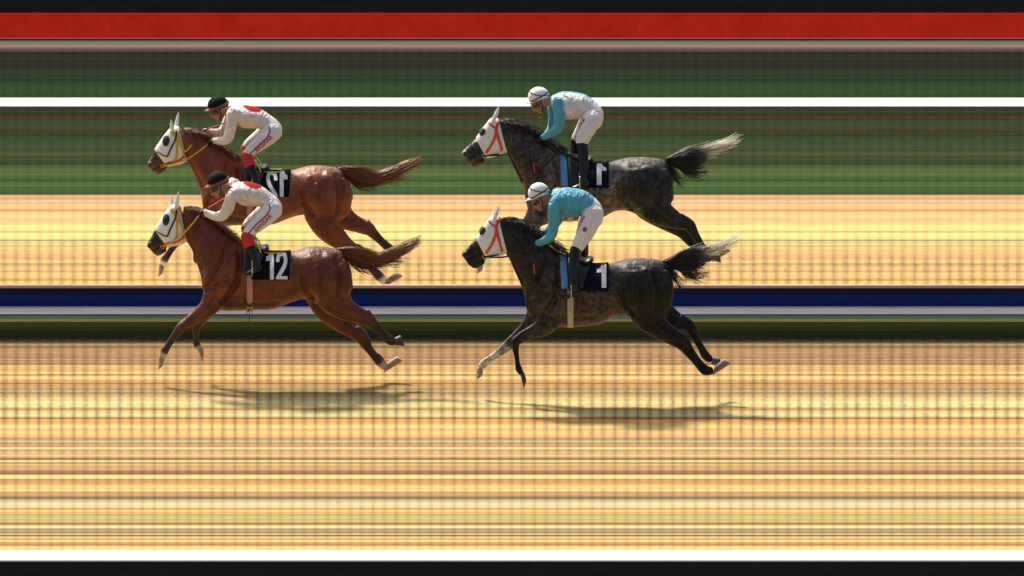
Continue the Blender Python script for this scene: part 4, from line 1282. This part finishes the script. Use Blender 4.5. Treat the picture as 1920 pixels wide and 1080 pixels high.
    P.append(Part('chin_strap', *fix_normals(*A.arr()), m_navy if g else m_black, parent='helmet'))
    # ---- print on the breeches
    hip, knee = J['print']
    for sd in (-1, 1):
        uv, ff = text_mesh(J['word'], .02)
        for (word_lo, word_hi, o0, o1, mat) in J['prints']:
            pass
        A0 = np.array([fr.x(knee[0]), fr.z(knee[1], -.16)]); B0 = np.array([fr.x(hip[0]), fr.z(hip[1], -.16)])
        D = (B0 - A0); L = np.linalg.norm(D); D /= L; NN = np.array([-D[1], D[0]])
        if sd < 0: fn = lambda u, w: tuple(A0 + D * L * u + NN * (J['off'] + J['hgt'] * (w - 1)))
        else: fn = lambda u, w: tuple(B0 - D * L * u + NN * (J['off'] - J['hgt'] * w) * 1.0) if False else tuple(B0 - D * L * u + NN * (J['off'] - J['hgt'] * (1 - w)))
        dv, df = lay_decal(bt, uv, ff, fn, sd, .006)
        P.append(Part('lettering', dv, df, m_print, None, False, parent='breeches'))
    def line(pix, half, mat, nm):
        A = strap(bt, fr, pix, half, .003, both=False)
        if A.v:
            v, f = A.arr()
            P.append(Part(nm, *fix_normals(v, f), mat, parent='breeches'))
            # the same stripe on the other leg
            B = Acc()
            pp = cr(pix, 6); Pn = []; Nn = []
            for a in pp:
                l, n = hit_side(bt, fr.x(a[0]), fr.z(a[1], -.16), 1)
                if l is not None: Pn.append(np.array(l)); Nn.append(np.array(n if n.y > 0 else -n))
            if len(Pn) > 2:
                B.add(*ribbon(Pn, Nn, half / PPM, .003)); P.append(Part(nm, *fix_normals(*B.arr()), mat, parent='breeches'))
    if not g:
        line([(504, 382), (506, 391), (500, 403), (486, 416), (474, 428), (461, 444)], 1.2, m_print_d, 'stripe')
    else:
        v, f = disc(bt, fr, 1096.5, 430, 4.2, 4.6, .3, .004)
        h = len(v) // 2
        if h: P.append(Part('emblem', v[:h], [q for q in f if max(q) < h], m_print, parent='breeches'))
    return P

def limb(fr, rows): return fr.limb(rows)
def limb_u(fr, rows): return [(*fr.u(r[0], r[1], r[4]), r[2] / PPM, r[3]) for r in rows]
def mirror_limb(rows): return [(q[0], -q[1], q[2], q[3], q[4]) for q in rows]

FC, FG = SPEC_C['fr'], SPEC_G['fr']
nc = dict(arm=limb(FC, [(445, 360, 11, .06, -.09), (438, 365, 12, .062, -.15), (430, 380, 11, .055, -.175), (421, 401, 10, .047, -.18), (413, 407, 9, .043, -.165), (398, 404, 8, .038, -.12), (384, 398, 6.2, .031, -.08)]),
          hand=FC.p(377, 398, -.07),
          thigh=limb(FC, [(513, 390, 20, .085, -.09), (503, 402, 18, .08, -.14), (485, 419, 14.5, .07, -.19), (469, 433, 11.5, .058, -.215), (464, 440, 10.5, .053, -.22)]),
          boot=limb(FC, [(463, 441, 10.5, .054, -.225), (466, 453, 10.5, .052, -.25), (471, 468, 9.5, .048, -.28), (478, 485, 7.5, .042, -.32), (482, 498, 6.5, .038, -.335)]),
          foot=limb(FC, [(487, 503, 5.5, .034, -.335), (479, 506, 5.8, .038, -.335), (469, 511, 5, .042, -.335), (461, 514, 3.6, .036, -.335)]))
fc = dict(arm=[(*FC.p(445, 358, .09), 11 / PPM, .06)] + limb_u(FC, [(437, 210, 12, .065, .155), (434, 232, 11, .055, .175), (428, 258, 10, .047, .18), (420, 264, 9, .043, .165), (411, 264, 8, .038, .12), (401, 264, 6.2, .031, .08)]),
          hand=FC.u(394, 266, .07), thigh=mirror_limb(nc['thigh']), boot=mirror_limb(nc['boot']), foot=mirror_limb(nc['foot']))
RIDER_C = dict(fr=FC, near=nc, far=fc,
    torso=[(514, 367, 496, 393, .135), (503, 357, 488, 388, .14), (486, 346.5, 477, 387, .15), (462, 340.5, 457, 386, .165), (446, 342, 444, 379, .155), (437, 346, 436, 370, .10), (431, 350, 431, 364, .055)],
    pelvis=[(502, 357, 489, 387, .125), (512, 364, 496, 394, .145), (522, 373, 502, 402, .155), (529, 386, 510, 409, .14), (529, 399, 516, 412, .09)],
    head=(410.5, 347), tilt=30, helmc=(409, 340), rim=14, print=((509, 401), (478, 429)), word='SANSAR', prints=[], off=.022, hgt=.046)
ng = dict(arm=limb(FG, [(1049, 374, 11, .06, -.09), (1042, 380, 12, .062, -.15), (1038, 395, 11.5, .055, -.18), (1038, 422, 10.5, .048, -.18), (1034, 441, 9.5, .044, -.17), (1022, 451, 8.2, .039, -.12), (1006, 457, 6.6, .032, -.08)]),
          hand=FG.p(998, 459, -.07),
          thigh=limb(FG, [(1112, 397, 21, .085, -.09), (1107, 415, 19, .08, -.14), (1097, 438, 16.5, .07, -.19), (1087, 456, 13.5, .06, -.215), (1083, 464, 12.5, .056, -.22)]),
          boot=limb(FG, [(1080, 466, 11, .056, -.225), (1078, 480, 10.5, .053, -.26), (1077, 500, 9.8, .05, -.30), (1076, 524, 8, .044, -.335), (1077, 543, 6.8, .039, -.345)]),
          foot=limb(FG, [(1085, 547, 5.6, .034, -.345), (1077, 550, 6, .038, -.345), (1067, 555, 5, .042, -.345), (1057, 559, 3.6, .036, -.345)]))
fg = dict(arm=[(*FG.p(1049, 372, .09), 11 / PPM, .06)] + limb_u(FG, [(1046, 190, 12, .065, .16), (1049, 212, 11.5, .055, .18), (1047, 236, 10.5, .048, .18), (1041, 245, 9.5, .044, .17), (1030, 252, 8.2, .039, .12), (1018, 258, 6.6, .032, .08)]),
          hand=FG.u(1010, 262, .07),
          thigh=[(*FG.p(1112, 397, .09), 21 / PPM, .085)] + limb_u(FG, [(1110, 222, 19, .08, .14), (1101, 242, 16.5, .07, .19), (1093, 260, 13.5, .06, .215), (1091, 267, 12.5, .056, .22)]),
          boot=limb_u(FG, [(1091, 270, 11, .056, .225), (1093, 286, 10.5, .053, .26), (1094, 305, 9.8, .05, .30), (1094, 326, 8, .044, .335), (1094, 340, 6.8, .039, .345)]),
          foot=limb_u(FG, [(1101, 343, 5.6, .034, .345), (1093, 346, 6, .038, .345), (1083, 350, 5, .042, .345), (1074, 352, 3.6, .036, .345)]))
RIDER_G = dict(fr=FG, near=ng, far=fg,
    torso=[(1119, 375, 1098, 406, .135), (1111, 367, 1091, 405, .14), (1095, 356.5, 1083, 407, .155), (1066, 351, 1062, 408, .17), (1048, 353.5, 1050, 401, .16), (1037, 360, 1040, 387, .10), (1031, 365, 1033, 380, .055)],
    pelvis=[(1112, 368, 1093, 402, .125), (1121, 376, 1100, 408, .145), (1129, 387, 1105, 415, .155), (1132, 401, 1112, 423, .14), (1130, 415, 1118, 428, .09)],
    head=(1012, 371), tilt=38, helmc=(1010, 361.5), rim=20, print=((1099, 406), (1080, 438)), word='SUNNAS', prints=[], off=.036, hgt=.026)

# ------------------------------------------------------------------ put the horses and riders on the track
COATS = dict(c_low=coat_mat('chestnut_coat', (1.0, .95, .9), rough=.38), c_up=coat_mat('chestnut_coat_lit', (1.6, 1.6, 1.6), rough=.36),  # up-row coats are lightened copies, front light put into the colour
             g_low=coat_mat('dark_grey_coat', (.80, .74, .68), 1.2, rough=.36), g_up=coat_mat('grey_coat_lit', (1.75, 1.68, 1.58), 1.2, rough=.36))

SPLIT = {'strap', 'bridle', 'breastplate', 'breast_strap', 'webbing', 'eyes', 'number', 'bit_ring', 'reins', 'eye_cup', 'eye', 'chin_strap'}
RENAME = {'eyes': 'eye', 'number': 'digit', 'webbing': 'webbing', 'reins': 'rein'}
def islands(v, f):
    par = list(range(len(v)))
    def find(a):
        while par[a] != a: par[a] = par[par[a]]; a = par[a]
        return a
    for q in f:
        r = find(q[0])
        for i in q[1:]: par[find(i)] = r
    grp = {}
    for q in f: grp.setdefault(find(q[0]), []).append(q)
    out = []
    for fs in grp.values():
        ids = sorted({i for q in fs for i in q}); mp = {i: k for k, i in enumerate(ids)}
        out.append((v[ids], [tuple(mp[i] for i in q) for q in fs]))
    return out
def split_parts(parts):
    out = []
    for p in parts:
        if p.name in SPLIT and len(p.v):
            for v, f in islands(p.v, p.f):
                out.append(Part(p.name, v, f, p.mat, None, p.smooth, p.parent, p.label))
        else: out.append(p)
    return out

def instance(parts, root, flip, zs, coat):
    made = {}
    parts = split_parts(parts)
    for p in parts:
        mat = coat if p.mat == 'coat' else (m_hair if p.mat == 'hair' else p.mat)
        if len(p.v) == 0: continue
        o = make_obj(RENAME.get(p.name, p.name), p.v, p.f, mat, made.get(p.parent, root) if p.parent else root, p.cols, p.smooth, flip, zs)
        if p.label: o['label'] = p.label
        if p.name in ('mane', 'tail', 'lettering'): o['kind'] = 'stuff'
        if p.name not in made: made[p.name] = o
    return made

def order(parts):                 # parents before their pieces
    return [p for p in parts if not p.parent] + [p for p in parts if p.parent]

for which, S, J in (('c', SPEC_C, RIDER_C), ('g', SPEC_G, RIDER_G)):
    fr = S['fr']
    hp, tree, bv, bf = build_horse(S, which)
    hands = (np.array(J['near']['hand']), np.array(J['far']['hand']))
    hp += build_tack(S, which, tree, hands, (bv, bf))
    # stirrups: leather and iron on both sides
    for L in (J['near'], J['far']):
        ft = [np.array(q[:3]) for q in L['foot']]; mid = ft[1] * .4 + ft[2] * .6
        sd = -1 if mid[1] < 0 else 1
        iron = Acc()
        iron.add(*ring_tube(mid + np.array([0, 0, .03]), (0, 1, 0), (0, 0, 1), .055, .075, .006))
        v, f = iron.arr()
        hp.append(Part('stirrup', v, f, m_steel, parent=None))
        top = mid + np.array([.0, 0, .10]); hi = np.array([top[0] + .005, sd * (abs(mid[1]) - .05), top[2] + .13])
        v, f = ribbon([top, (top + hi) / 2, hi], [np.array([0, sd, 0.])] * 3, .010, .006)
        hp.append(Part('stirrup_leather', *fix_normals(v, f), m_lime if which == 'c' else m_girth_g))
    rp = build_rider(J, which)
    whip = None
    if which == 'c':
        a = np.array(J['near']['hand']); e = FC.p(438, 362, .10)
        d = e - a
        whip = [Part('grip', *fix_normals(*tube([a - d * .10, a, a + d * .22], .009)), m_black), Part('shaft', *fix_normals(*tube([a + d * .2, a + d * .5, a + d], .006)), m_redst)]
    for row, flip, zs, yg in (('low', 1, 1.0, fr.yg), ('up', -1, fr.zs, fr.yg_up)):  # up row: mirror reflection of the low row, built as solid copies
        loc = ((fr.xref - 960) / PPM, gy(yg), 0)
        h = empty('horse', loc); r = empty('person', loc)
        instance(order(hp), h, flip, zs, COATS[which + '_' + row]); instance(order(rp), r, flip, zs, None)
        if which == 'c':
            tag(h, 'chestnut racehorse in a white hood carrying number 12, galloping in front of the barrier' if row == 'low' else 'mirror image of the chestnut racehorse built solid behind the barrier, coat lightened, mirrored 12', 'horse', 'galloping racehorses')
            tag(r, 'jockey in black helmet and cream silks crouched on the chestnut in front of the barrier' if row == 'low' else 'mirror image of the black helmeted jockey in cream silks, built solid behind the barrier', 'jockey', 'jockeys riding the racehorses')
            w = empty('riding_whip', loc); instance(whip, w, flip, zs, None)
            tag(w, 'red whip held by the black helmeted jockey in front of the barrier' if row == 'low' else 'mirror image of the red whip, built solid behind the barrier', 'whip', 'riding whips')
        else:
            tag(h, 'dark grey racehorse carrying number 1 with a white tipped tail, in front of the barrier' if row == 'low' else 'mirror image of the grey racehorse built solid behind the barrier, coat lightened', 'horse', 'galloping racehorses')
            tag(r, 'jockey in white helmet and blue silks crouched on the grey in front of the barrier' if row == 'low' else 'mirror image of the white helmeted jockey with blue sleeves, built solid behind the barrier', 'jockey', 'jockeys riding the racehorses')
